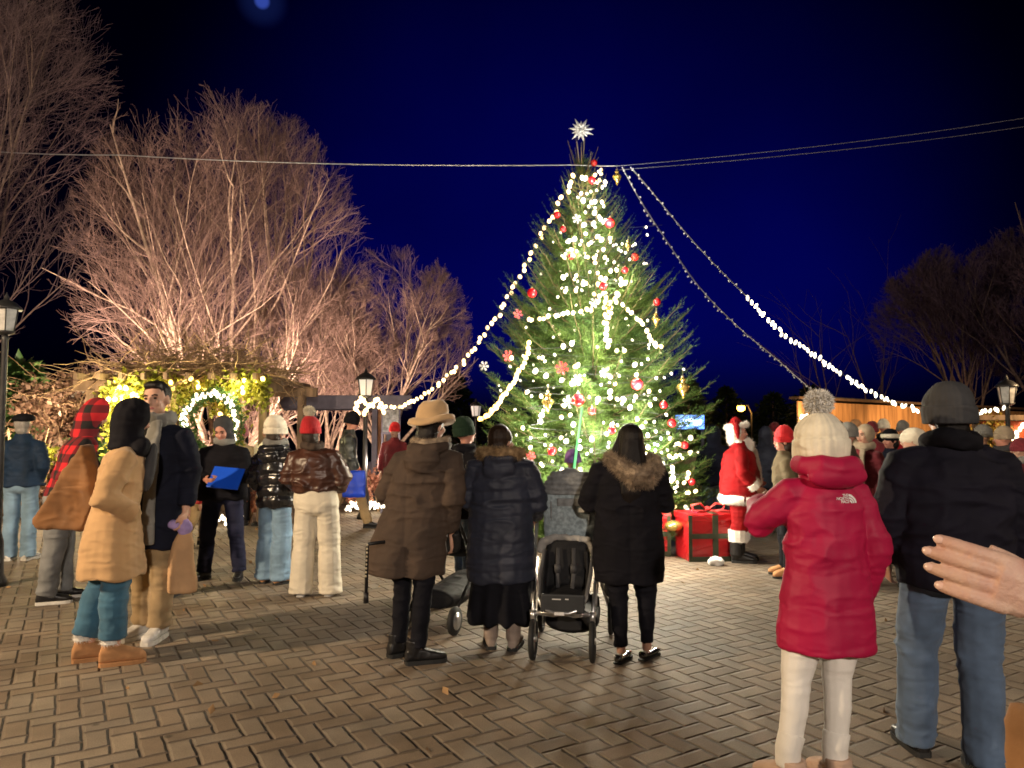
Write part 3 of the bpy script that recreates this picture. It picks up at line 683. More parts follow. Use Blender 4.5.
# sodium street light
sp = at(741, 408, 42); sl = empty('street_light', (sp.x+.6, 42, 0), 0, 'distant orange sodium street light above the red hooded person', 'street light')
m = MB(); m.tube([(0, 0, 0), (0, 0, sp.z-.3), (-.2, 0, sp.z+.15), (-.6, 0, sp.z+.2)], [.08, .06, .05, .04], 7); m.build('pole', M_iron, sl)
m = MB(); m.ell((-.6, 0, sp.z), (.24, .2, .2), 12, 8); m.build('lamp_globe', glow('sodium_lamp', (1, .42, .04), 9), sl)
m = MB(); m.lathe([(.3, sp.z+.12), (.25, sp.z+.2), (.05, sp.z+.28)], (-.6, 0, 0), 12); m.build('lamp_hood', M_iron, sl)
lamp('POINT', (sp.x-.1, 41.5, sp.z-.2), 120, (1, .45, .08), .2)
# ------------------------------------------------------------------ overhead wires
def wire(label, pts, r, mat=M_wire, name='overhead_wire'):
    P = [Vector(p) for p in pts]; Q = []
    for i in range(len(P)-1):
        for k in range(10):
            t = k/10; q = P[i].lerp(P[i+1], t); q.z -= .10*(1-(2*t-1)**2)*(P[i+1]-P[i]).length/12; Q.append(q)
    Q.append(P[-1]); m = MB(); m.tube(Q, r, 5); return tag(m.build(name, mat), label, 'wire')
AP = at(618, 166, 10.3); M_wired = surf('dull_wire', (.16, .17, .24), .6, .2, 30, 0)
wire('thin steel wire from the left bare trees to the tree top', [at(-30, 150, 13.5), at(120, 155, 12.6), at(575, 165, 10.32), AP], .009)
wire('upper steel wire running from the tree top to the right edge', [AP, at(1060, 112, 13.5)], .006, M_wired)
wire('lower steel wire running from the tree top to the right edge', [AP+Vector((.03, .1, -.02)), at(1060, 121, 13.7)], .006, M_wired)
# ------------------------------------------------------------------ christmas tree
TY = 10.4; TX = gx(597, TY); PXM = F/TY
prof = [(5.55, .02), (5.3, .20), (4.8, .45), (4.3, .66), (3.94, .82), (3.38, 1.09), (2.83, 1.30), (2.27, 1.43), (1.57, 1.50), (.9, 1.47), (.45, 1.25), (.2, .9)]
def trad(z): return float(np.interp(z, [p[0] for p in prof][::-1], [p[1] for p in prof][::-1]))
def lean(z): return -.20*max(0, (z-1)/4.7)   # the leader leans a little to the left
tree = empty('christmas_tree', (TX, TY, 0), 0, 'tall decorated fir tree covered in lights in the middle of the square', 'christmas tree')
m = MB(); m.tube([(0, 0, 0), (.0, 0, 1.2), (lean(3), 0, 3), (lean(5), 0, 5.0), (lean(5.6), 0, 5.62)], [.10, .085, .055, .02, .008], 9); m.build('trunk', M_barkd, tree)
M_needle = leafmat('fir_needles', (.042, .105, .020), (.120, .200, .034), 3.5, .25)
def build_fir():
    g = np.random.default_rng(42)
    bv, bf = [], []       # woody axes
    T0, T1, = [], []      # twig segments
    def seg(p, q, r): T0.append(p); T1.append(q)
    nb = 320; ne = 170
    for i in range(nb+ne):
        z = .30+5.0*(1-math.sqrt(1-(i+.5)/nb*.985)) if i < nb else 2.6+2.8*((i-nb+.5)/ne)
        a = i*2.39996+g.normal(0, .25)
        rt = trad(min(z+.25, 5.5))*g.uniform(.84, 1.12); L = rt*1.04
        up = .05+.75*(z/5.5)**1.5; d0 = np.array((math.cos(a), math.sin(a), up*.55-.16)); tip_up = .35+.6*(z/5.5)
        pts = []; zz0 = z-.10*L
        for k in range(7):
            t = k/6; pts.append(np.array((lean(z)+math.cos(a)*L*t, math.sin(a)*L*t, zz0+L*(d0[2]*t+tip_up*.55*t**3))))
        prism(bv, bf, pts, np.linspace(.018, .004, 7), 4)
        ax = pts[-1]-pts[2]; ax /= np.linalg.norm(ax); side = np.cross(ax, (0, 0, 1.)); side /= np.linalg.norm(side)
        nt_ = int(max(5, L/.05))
        for k in range(nt_):
            t = .22+.78*(k+.5)/nt_; f_ = t*6; j = min(int(f_), 5); p = pts[j]*(1-(f_-j))+pts[j+1]*(f_-j)
            td = pts[j+1]-pts[j]; td /= np.linalg.norm(td)
            for s in (-1, 1):
                l = (.09+.34*L*(1-t)**.8*.8)*g.uniform(.7, 1.25); l = min(l, .42)
                dd = td*g.uniform(.75, 1.05)+side*s*g.uniform(.55, .95)+np.array((0, 0, g.uniform(-.30, .55)))+g.normal(0, .16, 3); dd /= np.linalg.norm(dd)
                q = p+dd*l; q[2] += .04*l; seg(p, q, 0)
                if l > .17:
                    for u in (.35, .62):
                        for s2 in (-1, 1):
                            pp = p+(q-p)*u; e = dd*.8+np.cross(dd, (0, 0, 1.))*s2*.65+np.array((0, 0, g.uniform(-.1, .35))); e /= np.linalg.norm(e); seg(pp, pp+e*l*(.62-.4*u)*g.uniform(.8, 1.2), 0)
        for k in range(2, 6): seg(pts[k], pts[k+1], 0)
        seg(pts[6], pts[6]+ax*.10+np.array((0, 0, .06)), 0)
    # upright shoots round the leader
    for k in range(26):
        a = k*2.4; z = 4.7+.7*g.random(); r = trad(z)*g.uniform(.3, .95); p = np.array((lean(z)+r*math.cos(a), r*math.sin(a), z)); q = p+np.array((math.cos(a)*.10, math.sin(a)*.10, .24+.12*g.random())); seg(p, q, 0)
        prism(bv, bf, [p, (p+q)/2, q], [.007, .005, .003], 4)
    for dx, dz in ((-.10, .27), (.03, .30), (.16, .20), (.24, .13)):
        p = np.array((lean(5.3)+dx*.4, 0, 5.25)); q = np.array((lean(5.3)+dx, 0, 5.35+dz)); seg(p, q, 0); prism(bv, bf, [p, (p+q)/2, q], [.009, .007, .004], 4)
    A, B = np.array(T0), np.array(T1); ln = np.linalg.norm(B-A, axis=1)
    cnt = np.maximum(4, (ln/.0068).astype(int)); idx = np.repeat(np.arange(len(A)), cnt); n = len(idx); u = g.random(n)[:, None]
    P = A[idx]+(B-A)[idx]*u; ax = (B-A)[idx]/ln[idx][:, None]
    rnd = g.normal(0, 1, (n, 3)); rnd -= ax*(rnd*ax).sum(1)[:, None]; rnd /= np.linalg.norm(rnd, axis=1)[:, None]
    rnd[:, 2] += .15
    d = rnd*.85+ax*.65; d /= np.linalg.norm(d, axis=1)[:, None]; s = np.cross(d, ax); s /= np.linalg.norm(s, axis=1)[:, None]+1e-9
    l = (.027*(.7+.5*g.random(n)))[:, None]; w = .0046
    v = np.stack([P-s*w/2, P+s*w/2, P+d*l], 1).reshape(-1, 3)
    print('needles', n)
    link('branches', mesh_np('branches', np.concatenate(bv), np.array(bf)), tree, surf('fir_twig_bark', (.16, .12, .06), .9, .3, 9, 0))
    link('needles', mesh_np('needles', v, np.arange(3*n).reshape(-1, 3), False), tree, M_needle)
build_fir()
# where a line of sight meets the outside of the crown
def on_tree(px, py, out=.05, k=1.0):
    d = ray(px, py); Y = TY-1.4
    for i in range(60):
        p = at(px, py, Y); r = trad(p.z)*k+out; dx = p.x-(TX+lean(p.z))
        yy = TY-math.sqrt(max(r*r-dx*dx, .0004)); Y += (yy-Y)*.5
    return at(px, py, Y)

# star topper
st = empty('star_topper', at(581, 130, TY-.05), 0, 'white many pointed star on the tip of the christmas tree', 'tree topper')
M_star = surf('frosted_star', (.72, .78, .86), .35, .15, 10, .1, 60, spec=.6)
m = MB()
for k in range(13):
    a = 2*PI*k/13+.1; L = .19*(1.0, .78, .92, .7)[k % 4]; tilt = .06*math.sin(k*2.1)
    d = Vector((math.cos(a), tilt, math.sin(a))); m.tube([d*.0, d*L*.45, d*L], [.016, .026, .003], 6)
for k in range(6):
    a = 2*PI*k/6; d = Vector((.5*math.cos(a), -.8, .5*math.sin(a))).normalized(); m.tube([d*0, d*.06, d*.12], [.015, .02, .003], 6)
m.build('points', M_star, st)
m = MB(); m.ell((0, 0, 0), (.045, .04, .045), 12, 8); m.build('centre', M_star, st)
m = MB(); m.tube([(-.06, 0, -.17), (-.04, .01, -.33), (-.02, .03, -.47)], .007, 6); m.tube([(.05, 0, -.12), (.035, .01, -.33), (.02, .03, -.47)], .008, 6); m.build('prongs', surf('prong_wire', (.35, .33, .28), .5, .3), st)

# ornaments
M_red = surf('red_glass', (.55, .012, .02), .18, .2, 5, 0, spec=.7, coat=.5)
M_gold = surf('gold_glass', (.75, .55, .16), .22, .2, 6, 0, metal=.8)
M_cap = surf('bauble_cap', (.7, .6, .35), .3, .1, 10, 0, metal=.9)
M_snow = surf('white_glitter', (.85, .86, .90), .4, .1, 30, .2, 90, spec=.7)
M_redg = surf('red_glitter', (.60, .03, .04), .4, .25, 40, .3, 120, spec=.7)
_bm = {}
def bauble(px, py, r, label, mat=M_red, key='r', k=1.0):
    o = empty('bauble', on_tree(px, py, .04, k), random.random()*3, label, 'bauble', 'red baubles on the christmas tree')
    if key not in _bm:
        a = MB(); a.ell((0, 0, 0), (1, 1, 1), 20, 13); b = MB(); b.lathe([(.22, .93), (.22, 1.16), (.10, 1.22)], n=10); b.tube([(0, 0, 1.2), (.08, 0, 1.35), (0, 0, 1.45), (-.08, 0, 1.35), (0, 0, 1.2)], .03, 5)
        _bm[key] = (a.mesh('ball'), b.mesh('cap')); _bm[key][0].materials.append(mat); _bm[key][1].materials.append(M_cap)
    for nm, me in zip(('ball', 'cap'), _bm[key]):
        c = link(nm, me, o); c.scale = (r, r, r)
    return o
for px, py, r, lab in ((594, 163, .05, 'red bauble at the tree tip where the overhead wire crosses, topmost of the red baubles'), (592, 180, .055, 'red bauble just under the tree tip among the brightest lights'), (557, 215, .05, 'red bauble on the upper left rim beside the lit light string'),
                       (610, 223, .07, 'large red bauble high on the right among the white lights'), (635, 257, .055, 'red bauble on the upper right rim, below the large high one'), (625, 270, .045, 'small red bauble just below the one on the upper right rim'),
                       (571, 257, .04, 'small red bauble in the upper middle of the tree'), (603, 286, .055, 'red bauble at the heart of the upper lights'), (532, 293, .065, 'red bauble on the left rim above the yellow string'),
                       (657, 302, .05, 'dull red bauble on the right rim at mid height'), (637, 384, .075, 'large red bauble on the right side above the fur hood'), (664, 405, .05, 'red bauble on the lower right, between the large one and the gold drop'),
                       (578, 400, .08, 'biggest red bauble at the tip of the green light stick'), (592, 411, .05, 'red bauble just right of the biggest one'), (672, 423, .055, 'red bauble next to the blue lit sign'), (685, 445, .05, 'red bauble at the right rim below the blue lit sign'),
                       (552, 451, .055, 'red bauble on the lower left behind the stroller'), (692, 482, .045, 'red bauble low on the right branches above the gift box'), (612, 430, .05, 'red bauble half hidden behind the long dark hair'), (563, 229, .045, 'dark red bauble tucked in the upper left, below the rim bauble')):
    bauble(px, py, r, lab)
def drop(px, py, s, label):
    o = empty('gold_drop', on_tree(px, py, .07), random.random()*3, label, 'ornament', 'gold drop ornaments on the christmas tree')
    a = MB(); a.lathe([(.004, -.115*s), (.03*s, -.05*s), (.068*s, .01*s), (.060*s, .035*s), (.028*s, .055*s), (.022*s, .07*s), (.038*s, .085*s), (.015*s, .11*s)], n=14); a.build('drop', M_gold, o)
    b = MB(); b.lathe([(.014*s, .11*s), (.014*s, .13*s)], n=8); b.tube([(0, 0, .13*s), (0, 0, .2*s)], .003, 4); b.build('hook', M_cap, o)
drop(617, 178, 1.0, 'gold drop hanging in the air under the overhead wire by the tree tip'); drop(628, 246, .7, 'gold drop in the upper right branches'); drop(683, 388, 1.2, 'gold drop at the right tip of the tree'); drop(548, 403, 1.15, 'gold drop in the lower left of the tree'); drop(608, 308, .7, 'faint gold drop in the centre of the tree'); drop(656, 320, .8, 'gold drop on the right side under the dull red bauble')
_sm = {}
def flake(px, py, r, label, mat, grp):
    o = None
    key = mat.name
    if key not in _sm:
        a = MB()
        for k in range(6):
            an = PI*k/3; d = Vector((math.cos(an), 0, math.sin(an))); n_ = Vector((-math.sin(an), 0, math.cos(an)))
            a.bar(d*.05, d*1.0, .13, .09, (0, 1, 0)); 
            for t in (.45, .7):
                for s in (-1, 1): a.bar(d*t, d*(t+.24)+n_*s*.24, .10, .08, (0, 1, 0))
        _sm[key] = a.mesh('flake', False); _sm[key].materials.append(mat)
    o = link('snowflake_ornament', _sm[key]); o.location = on_tree(px, py, .08); o.scale = (r, r, r); o.rotation_euler = (.1, .3*random.random(), .3); tag(o, label, 'ornament', grp)
for px, py, r, lab in ((569, 402, .08, 'white snowflake left of the biggest red bauble'), (577, 219, .065, 'white snowflake near the top of the tree'), (484, 366, .07, 'white snowflake on the far left branch tip'), (594, 303, .065, 'white snowflake in the centre lights'), (577, 380, .065, 'white snowflake above the biggest red bauble'), (604, 373, .06, 'white snowflake in the middle right of the tree')):
    flake(px, py, r, lab, M_snow, 'white snowflakes on the christmas tree')
for px, py, r, lab in ((518, 314, .065, 'red snowflake on the left rim under the red bauble'), (508, 356, .075, 'red snowflake near the far left branch tip'), (562, 368, .085, 'red snowflake in the centre left of the tree'), (487, 455, .07, 'red snowflake low on the left beside the fur collar'), (531, 456, .06, 'red ornament low on the left above the stroller hood')):
    flake(px, py, r, lab, M_redg, 'red snowflakes on the christmas tree')

# lights on the tree
def tl(label, pts, step, bm, jit=.05, seed=1, k=1.0):
    light_string(label, [on_tree(p[0], p[1], .03, k) for p in pts], step, bm, M_cable, 'light strings on the christmas tree', 'tree_light_string', .003, jit, seed=seed)
gz = random.Random(3)
def zig(x0, x1, y0, y1, n, wob=8):
    return [((x0 if i % 2 else x1)+(gz.uniform(-wob, wob)), y0+(y1-y0)*i/(n-1)+gz.uniform(-4, 4)) for i in range(n)]
BT = bulb_mesh(.030, M_bulbw); BT2 = bulb_mesh(.024, M_bulb); BT3 = bulb_mesh(.016, M_bulbw)
_gm = random.Random(8)
def BTm(t): return _gm.choice((BT, BT2, BT2, BT3, BT3))
tl('white light string crowding the topmost part of the tree', zig(583, 608, 168, 238, 9, 4), .09, BTm, .05, 1)
tl('white light string across the upper middle of the tree', zig(562, 622, 236, 292, 9), .12, BTm, .07, 2)
tl('white light string looping round the middle of the tree', [(528, 318), (545, 318), (562, 312), (580, 312), (596, 303), (603, 292), (606, 320), (607, 345), (612, 300), (630, 310), (648, 330), (655, 345)], .075, BT2, .03, 3)
tl('loose white light string over the lower middle of the tree', zig(528, 664, 345, 398, 7, 14), .24, BTm, .14, 4)
tl('bright white light string over the lower left of the tree', zig(520, 600, 395, 470, 9, 12), .20, BTm, .12, 5)
tl('bright white light string over the lower right of the tree', zig(600, 668, 392, 480, 9, 12), .19, BTm, .12, 6)
tl('white light string along the bottom right skirt of the tree', zig(635, 694, 440, 505, 9, 8), .13, BTm, .08, 7)
tl('string of tiny white lights deep in the upper branches', zig(545, 650, 225, 340, 13, 14), .26, BT3, .12, 8, .75)
tl('string of tiny white lights deep in the lower branches', zig(500, 680, 345, 500, 13, 18), .30, BT3, .14, 9, .7)
tl('yellow light string running down the left flank of the tree', [(529, 340), (526, 355), (520, 368), (512, 383), (503, 397), (494, 408), (484, 417), (476, 418)], .062, bulb_mesh(.028, ys), .02, 10)
# free hanging strings
TT = at(577, 172, TY-.2)
light_string('long lit warm string from the tree top to the left lamp post', [TT, at(563, 196, 10.3), at(545, 228, 10.5), at(519, 278, 10.8), at(494, 321, 11.1), at(468, 355, 11.5), at(440, 383, 12.0), at(412, 401, 12.4), at(390, 407, 12.8), at(368, 403, 13.1)], .095, bulb_mesh(.029, M_bulb), M_cable, None, 'string_lights', .006, .035, seed=31)
light_string('tail of warm lights bunched around the lamp post at the left', [at(368, 403, 13.1), at(360, 398, 13.0), at(356, 408, 13.0), at(362, 414, 13.05), at(370, 404, 13.0), at(380, 400, 13.0), at(384, 413, 13.0)], .05, bulb_mesh(.034, M_bulb), M_cable, None, 'string_lights', .006, .03, seed=32)
U0 = at(622, 167, 10.3)
light_string('long unlit string from the tree top down behind the cream beanie', [U0, at(640, 200, 10.6), at(668, 243, 11.1), at(700, 288, 11.7), at(738, 327, 12.3), at(775, 358, 12.9), at(815, 393, 13.5), at(835, 408, 13.9)], .105, BO, M_wire, None, 'string_lights', .010, .035, seed=33)
light_string('unlit upper half of the string running towards the market lamp post', [U0+Vector((.12, 0, 0)), at(652, 192, 10.6), at(684, 231, 11.0), at(715, 265, 11.3), at(746, 296, 11.6)], .105, BO, M_wire, None, 'string_lights', .010, .03, seed=34)
light_string('lit lower half of the string sweeping down to the market lamp post', [at(746, 296, 11.6), at(772, 323, 11.8), at(800, 346, 12.0), at(830, 366, 12.2), at(862, 386, 12.4), at(895, 402, 12.6), at(930, 412, 12.8), at(968, 413, 12.9), at(1004, 408, 13.0)], .088, bulb_mesh(.024, M_bulbw, squash=2.0), M_cable, None, 'string_lights', .006, .03, seed=35)

# added point lights that boost the strings' glow on the crown
for k, (px, py, e) in enumerate(((590, 190, 7), (605, 225, 9), (575, 250, 9), (620, 280, 9), (560, 315, 10), (605, 340, 12), (645, 335, 9), (535, 375, 11), (590, 385, 14), (640, 390, 12), (530, 430, 12), (590, 440, 16), (650, 440, 16), (672, 475, 12), (560, 480, 12), (620, 490, 14))):
    lamp('POINT', on_tree(px, py, .16), e*2.2, (1, .90, .70), .05, name='crown_fill_light')
# gift boxes
M_gift = surf('red_gift_wrap', (.52, .015, .02), .32, .25, 4, .15, 30, spec=.5, fold=.9)
M_ribbon = surf('dark_green_ribbon', (.045, .055, .03), .45, .3, 8, .1)
def gift(label, px, Y, w, d, h, rz, bow=True):
    o = empty('gift_box', (gx(px, Y), Y, 0), rz, label, 'gift box', 'gift boxes under the christmas tree')
    m = MB(); m.box((0, 0, h/2), (w/2, d/2, h/2)); m.build('box', M_gift, o, False, .012)
    m = MB(); m.box((0, 0, h-.03), (w/2+.012, d/2+.012, .045)); m.build('lid', M_gift, o, False, .01)
    m = MB(); e = .016
    m.box((0, -d/2-e, h/2), (.035, .005, h/2)); m.box((0, d/2+e, h/2), (.035, .005, h/2)); m.box((0, 0, h+.019), (.035, d/2+e, .004))
    m.build('ribbon', M_ribbon, o, False)
    m = MB(); m.box((0, -d/2-e-.003, h*.55), (w/2, .004, .03)); m.box((-w/2+.02, -d/2-e, h*.5), (.022, .004, h*.5)); m.box((w/2-.02, -d/2-e, h*.5), (.022, .004, h*.5)); m.box((0, -d/2-e, .03), (w/2, .0035, .03)); m.build('ribbon', M_ribbon, o, False)
    if bow:
        m = MB()
        for s in (-1, 1):
            m.tube([(0, 0, h+.03), (s*.10, -.02, h+.12), (s*.21, -.03, h+.10), (s*.19, -.03, h+.04), (s*.06, -.01, h+.03)], [(.035, .012)]*5, 8, (0, 1, 0))
            m.tube([(0, 0, h+.03), (s*.12, -.1, h+.035), (s*.27, -.17, h+.05)], [(.03, .006)]*3, 6, (0, 1, 0))
        m.ell((0, 0, h+.05), (.045, .04, .035)); m.build('bow', surf('red_satin_bow', (.62, .05, .05), .35, .2), o)
    return o
gift('large red gift box tied with dark green ribbon beside the red suited person', 707, 9.25, .66, .5, .55, .10)
gift('red gift box mostly hidden behind the black coat under the tree', 655, 9.6, .38, .4, .50, -.2, False)
# gold and green bauble ornament lying at the tree skirt, scrap of paper
m = MB(); m.ell((0, 0, 0), (.11, .11, .07), 16, 9); o = m.build('gold_ornament', M_gold); o.location = at(674, 526, 9.2); tag(o, 'flat gold ornament hanging at the lowest right branches', 'ornament')
m = MB(); m.ell((0, 0, .045), (.09, .06, .045), 14, 9)
me = organic(m, .012, 1, lambda c, n: c+n*((ridge(c*28)-.5)*.04)[:, None]); o = link('crumpled_paper', me, None, surf('white_paper', (.75, .75, .74), .8, .1)); o.location = at(716, 562, 8.75); o.location.z = 0; tag(o, 'crumpled white paper on the pavers by the gift box', 'paper')
# ------------------------------------------------------------------ people
M_skin = surf('skin', (.62, .36, .26), .5, .15, 9, .1, 200, sss=.15)
M_skind = surf('ruddy_skin', (.62, .29, .21), .5, .2, 9, .1, 200, sss=.15)
M_eye = surf('eye_dark', (.02, .015, .012), .15, 0, 5, 0); M_lip = surf('lips', (.42, .13, .12), .45, .1, 30, 0)
M_hairb = surf('black_brown_hair', (.008, .005, .0045), .45, .4, 30, .5, 200, aniso=(6, 6, .5), spec=.25)
M_hairbr = surf('brown_hair', (.028, .015, .009), .45, .4, 30, .5, 200, aniso=(6, 6, .5), spec=.25)
M_hairg = surf('grey_hair', (.28, .26, .24), .6, .3, 30, .4, 200, aniso=(6, 6, .5))
M_solew = surf('white_sole', (.62, .60, .56), .6, .2, 20, .1); M_soleb = surf('black_sole', (.02, .02, .02), .7, .2, 20, .1)
def rotm(yaw=0, pitch=0, roll=0):
    return Matrix.Rotation(R(yaw), 3, 'Z') @ Matrix.Rotation(R(pitch), 3, 'X') @ Matrix.Rotation(R(roll), 3, 'Y')
NAILS = []
def v_n(t, n): return (n-t*n.dot(t)).normalized()
def add_hand(mb, w, d, pn, curl=.5, size=1.0, spread=.12, thumb=1, fr=.0092, thumb_out=True, flen=1.0):
    """palm, four unequal bent fingers and a thumb leaving the side of the palm"""
    w = Vector(w); d = Vector(d).normalized(); pn = Vector(pn); pn = (pn-d*pn.dot(d)).normalized(); lat = d.cross(pn)*thumb
    S = size
    mb.tube([w-d*.03*S, w+d*.015*S, w+d*.05*S, w+d*.088*S], [(.024*S, .019*S), (.030*S, .019*S), (.041*S, .016*S), (.040*S, .013*S)], 10, tuple(lat))
    for i, (o, l) in enumerate(((.032, .072), (.0108, .080), (-.0112, .074), (-.032, .058))):
        b = w+d*(.080*S)+lat*(o*S); dd = (d+lat*(o*spread*10)).normalized(); c = curl*(1+.12*i); p = b; pts = [b-dd*.015*S, b]
        for k, fl in enumerate((.45, .32, .23)):
            an = c*(.35+.75*k); v = dd*math.cos(an)+pn*math.sin(an); p = p+v*(l*fl*S*flen); pts.append(p)
        tv = (pts[-1]-pts[-2]).normalized(); pts.append(pts[-1]+tv*fr*S*.55); NAILS.append((pts[-2]-tv*.002*S-v_n(tv, pn)*fr*S*.72, tv, v_n(tv, pn), fr*S))
        mb.tube(pts, [fr*S*1.08, fr*S*1.1, fr*S*1.02, fr*S*.98, fr*S*.86, fr*S*.5], 10, tuple(lat))
    b = w+d*.022*S+lat*.022*S; t1 = (d*.55+lat*(.75 if thumb_out else .2)+pn*(.25 if thumb_out else .9)).normalized(); t2 = (d*.9+lat*.25+pn*.4*curl).normalized()
    mb.tube([b, b+t1*.036*S, b+t1*.036*S+t2*.03*S, b+t1*.036*S+t2*.055*S], [fr*S*1.6, fr*S*1.25, fr*S*1.1, fr*S*.7], 8)
DEF_ARM = ((.232, -.03, 1.10), (.225, .05, .87))
class Person:
    def __init__(s, label, px, Y, H, face, lean=(0, 0), head=(0, 0, 0), feet=((-.10, 0, 12), (.10, 0, -12)), bend=(0, 0), arms=(None, None), wide=1.0, vox=.014, group='people in the square', seed=None, cat='person', headz=0.0):
        s.headz = headz; s.s = H/1.70; s.lean = lean; s.feet = feet; s.bend = bend; s.wide = wide; s.vox = vox; s.seed = seed or (abs(hash(label)) % 1000 if False else sum(map(ord, label)) % 997)
        s.neck = Vector((0, 0, 1.46)); s.hr = rotm(*head); s.arms = []
        for sd, a in zip((-1, 1), arms):
            if a is None: a = tuple((x*sd, y, z) for x, y, z in DEF_ARM)
            s.arms.append((Vector((sd*.155*min(wide, 1.15), 0, 1.345)), Vector(a[0]), Vector(a[1]), Vector(a[2]) if len(a) > 2 else None))
        s.root = empty('person', (gx(px, Y), Y, 0), R(face), label, cat, group); s.skin = M_skin
    def L(s, p):  # lean shear
        k = max(0, p.z-.85); return Vector((p.x+s.lean[0]*k, p.y+s.lean[1]*k, p.z))
    def hd(s, p): return s.hr@(Vector(p)-s.neck)+s.neck+Vector((0, -s.headz*.4, s.headz))
    def put(s, me, name, mat, parent=None):
        n = len(me.vertices); co = np.empty(n*3, dtype=np.float32); me.vertices.foreach_get('co', co); me.vertices.foreach_set('co', co*s.s); me.update()
        return link(name, me, parent or s.root, mat)
    def soft(s, mb, name, mat, vox=None, smooth=4, disp=None, lean=True, parent=None):
        if lean: mb.xf(s.L)
        return s.put(organic(mb, vox or s.vox, smooth, disp, name), name, mat, parent)
    def raw(s, mb, name, mat, head=False, parent=None, smooth=True):
        if head: mb.xf(s.hd)
        mb.xf(s.L); return s.put(mb.mesh(name, smooth), name, mat, parent)
    def knee(s, i):
        sd = (-1, 1)[i]; f = s.feet[i]; h = Vector((sd*.088*s.wide, 0, .90)); lz = f[3] if len(f) > 3 else 0; a = Vector((f[0], f[1], .085+lz)); k = h.lerp(a, .50); yaw = R(f[2])
        k += Vector((-math.sin(yaw), math.cos(yaw), 0))*(s.bend[i]+.012); return h, k, a
    def body(s, face=False, hand=(True, True), curl=.55, vox=None, gloves=False, hsize=1.0, **hk):
        m = MB(); w = s.wide
        m.tube([(0, 0, .82), (0, 0, .95), (0, 0, 1.1), (0, 0, 1.25), (0, 0, 1.36), (0, 0, 1.42)], [(.12*w, .08), (.135*w, .09), (.115*w, .08), (.135*w, .088), (.13*w, .07), (.06, .05)], 14)
        m.tube([(0, -.01, 1.36), (0, -.002, 1.45), s.hd((0, .004, 1.53))], [.058, .052, .052], 12)
        hm = MB()
        hm.ell((0, -.005, 1.605), (.076, .096, .098)); hm.ell((0, .028, 1.545), (.060, .066, .075)); hm.ell((0, .062, 1.497), (.030, .030, .022), 10, 7)
        hm.tube([(0, .088, 1.598), (0, .104, 1.575), (0, .113, 1.556), (0, .096, 1.546)], [.008, .011, .015, .010], 8); hm.ell((0, .078, 1.612), (.052, .022, .012), 10, 7)
        for sd in (-1, 1): hm.ell((sd*.078, -.004, 1.572), (.010, .022, .032), 8, 7); hm.ell((sd*.036, .068, 1.555), (.024, .024, .022), 8, 7)
        hm.xf(s.hd); m.add(hm.v, hm.f)
        for i in (0, 1):
            h, k, a = s.knee(i); m.tube([h+Vector((0, 0, .04)), h.lerp(k, .5), k, k.lerp(a, .4)+Vector((0, -.008, 0)), a], [.075, .066, .048, .048, .034], 10); m.tube([a, a+Vector((0, 0, -.03))], [.034, .034], 8)
            sh, e, wr, pn = s.arms[i]; m.tube([sh*.8+Vector((0, 0, .27)), sh, sh.lerp(e, .5), e, e.lerp(wr, .3), wr], [.05, .05, .044, .036, .038, .026], 10)
            if hand[i]:
                sd = (-1, 1)[i]; pnv = pn or Vector((-sd, .25, 0)); d = (wr-e).normalized(); lat = d.cross(pnv); th = 1 if lat.dot(Vector((0, 1, .6))) > 0 else -1
                add_hand(m, wr+d*.02, d, pnv, curl, hsize, thumb=th, **hk)
        o = s.soft(m, 'body', s.skin, vox or s.vox*.75, 1 if (vox or 1) < .006 else 3)
        if face:
            for sd in (-1, 1):
                e = MB(); e.ell((sd*.031, .084, 1.588), (.012, .007, .007), 10, 7); s.raw(e, 'eye', M_eye, True)
                e = MB(); e.tube([(sd*.014, .094, 1.606), (sd*.03, .093, 1.611), (sd*.048, .082, 1.606)], .005, 6); s.raw(e, 'eyebrow', M_hairbr, True)
            e = MB(); e.tube([(-.024, .084, 1.520), (-.010, .096, 1.523), (.010, .096, 1.523), (.024, .084, 1.520)], [.003, .008, .008, .003], 7); s.raw(e, 'mouth', M_lip, True)
        return o
    def trousers(s, mat, waist=1.02, hip=.175, thigh=.088, knee=.070, hem=.062, hemz=.075, amp=.008, name='trousers', depth=.115, vox=None, cuff=None):
        m = MB(); w = s.wide
        m.tube([(0, 0, waist), (0, -.008, .96), (0, -.014, .89), (0, -.012, .83), (0, -.004, .79)], [(hip*.86*w, depth*.95), (hip*.97*w, depth*1.03), (hip*w, depth*1.10), (hip*.93*w, depth*1.0), (hip*.60*w, depth*.6)], 18)
        for i in (0, 1):
            h, k, a = s.knee(i); e = Vector((a.x, a.y-.012, hemz+(a.z-.085)))
            m.tube([h+Vector((0, 0, -.01)), h.lerp(k, .12), h.lerp(k, .38), h.lerp(k, .75), k, k.lerp(e, .35)+Vector((0, -.012, 0)), k.lerp(e, .8), e], [(hip*.50*w, depth*.98), (hip*.49*w, depth*.94), thigh, (thigh+knee)*.52, knee, (knee*.5+hem*.5)*1.02, hem, hem*1.02], 12)
        sd = s.seed
        def disp(c, n):
            lowf = np.clip((.35-c[:, 2])/.3, 0, 1); kn = np.exp(-((c[:, 2]-.5)/.1)**2)
            r = ridge(c*np.array((7, 7, 17))+sd)**2-.35; r2 = vnoise(c*np.array((16, 16, 3))+sd)-.5
            r3 = ridge(c*np.array((15, 15, 34))+sd)**2-.3; hipf = np.exp(-((c[:, 2]-.80)/.09)**2)
            return c+n*(amp*1.5*(r*(.35+1.2*lowf+.9*kn+.5*hipf))+amp*.8*r2+amp*.5*r3*(.3+lowf+kn))[:, None]
        return s.soft(m, name, mat, vox, 5, disp)
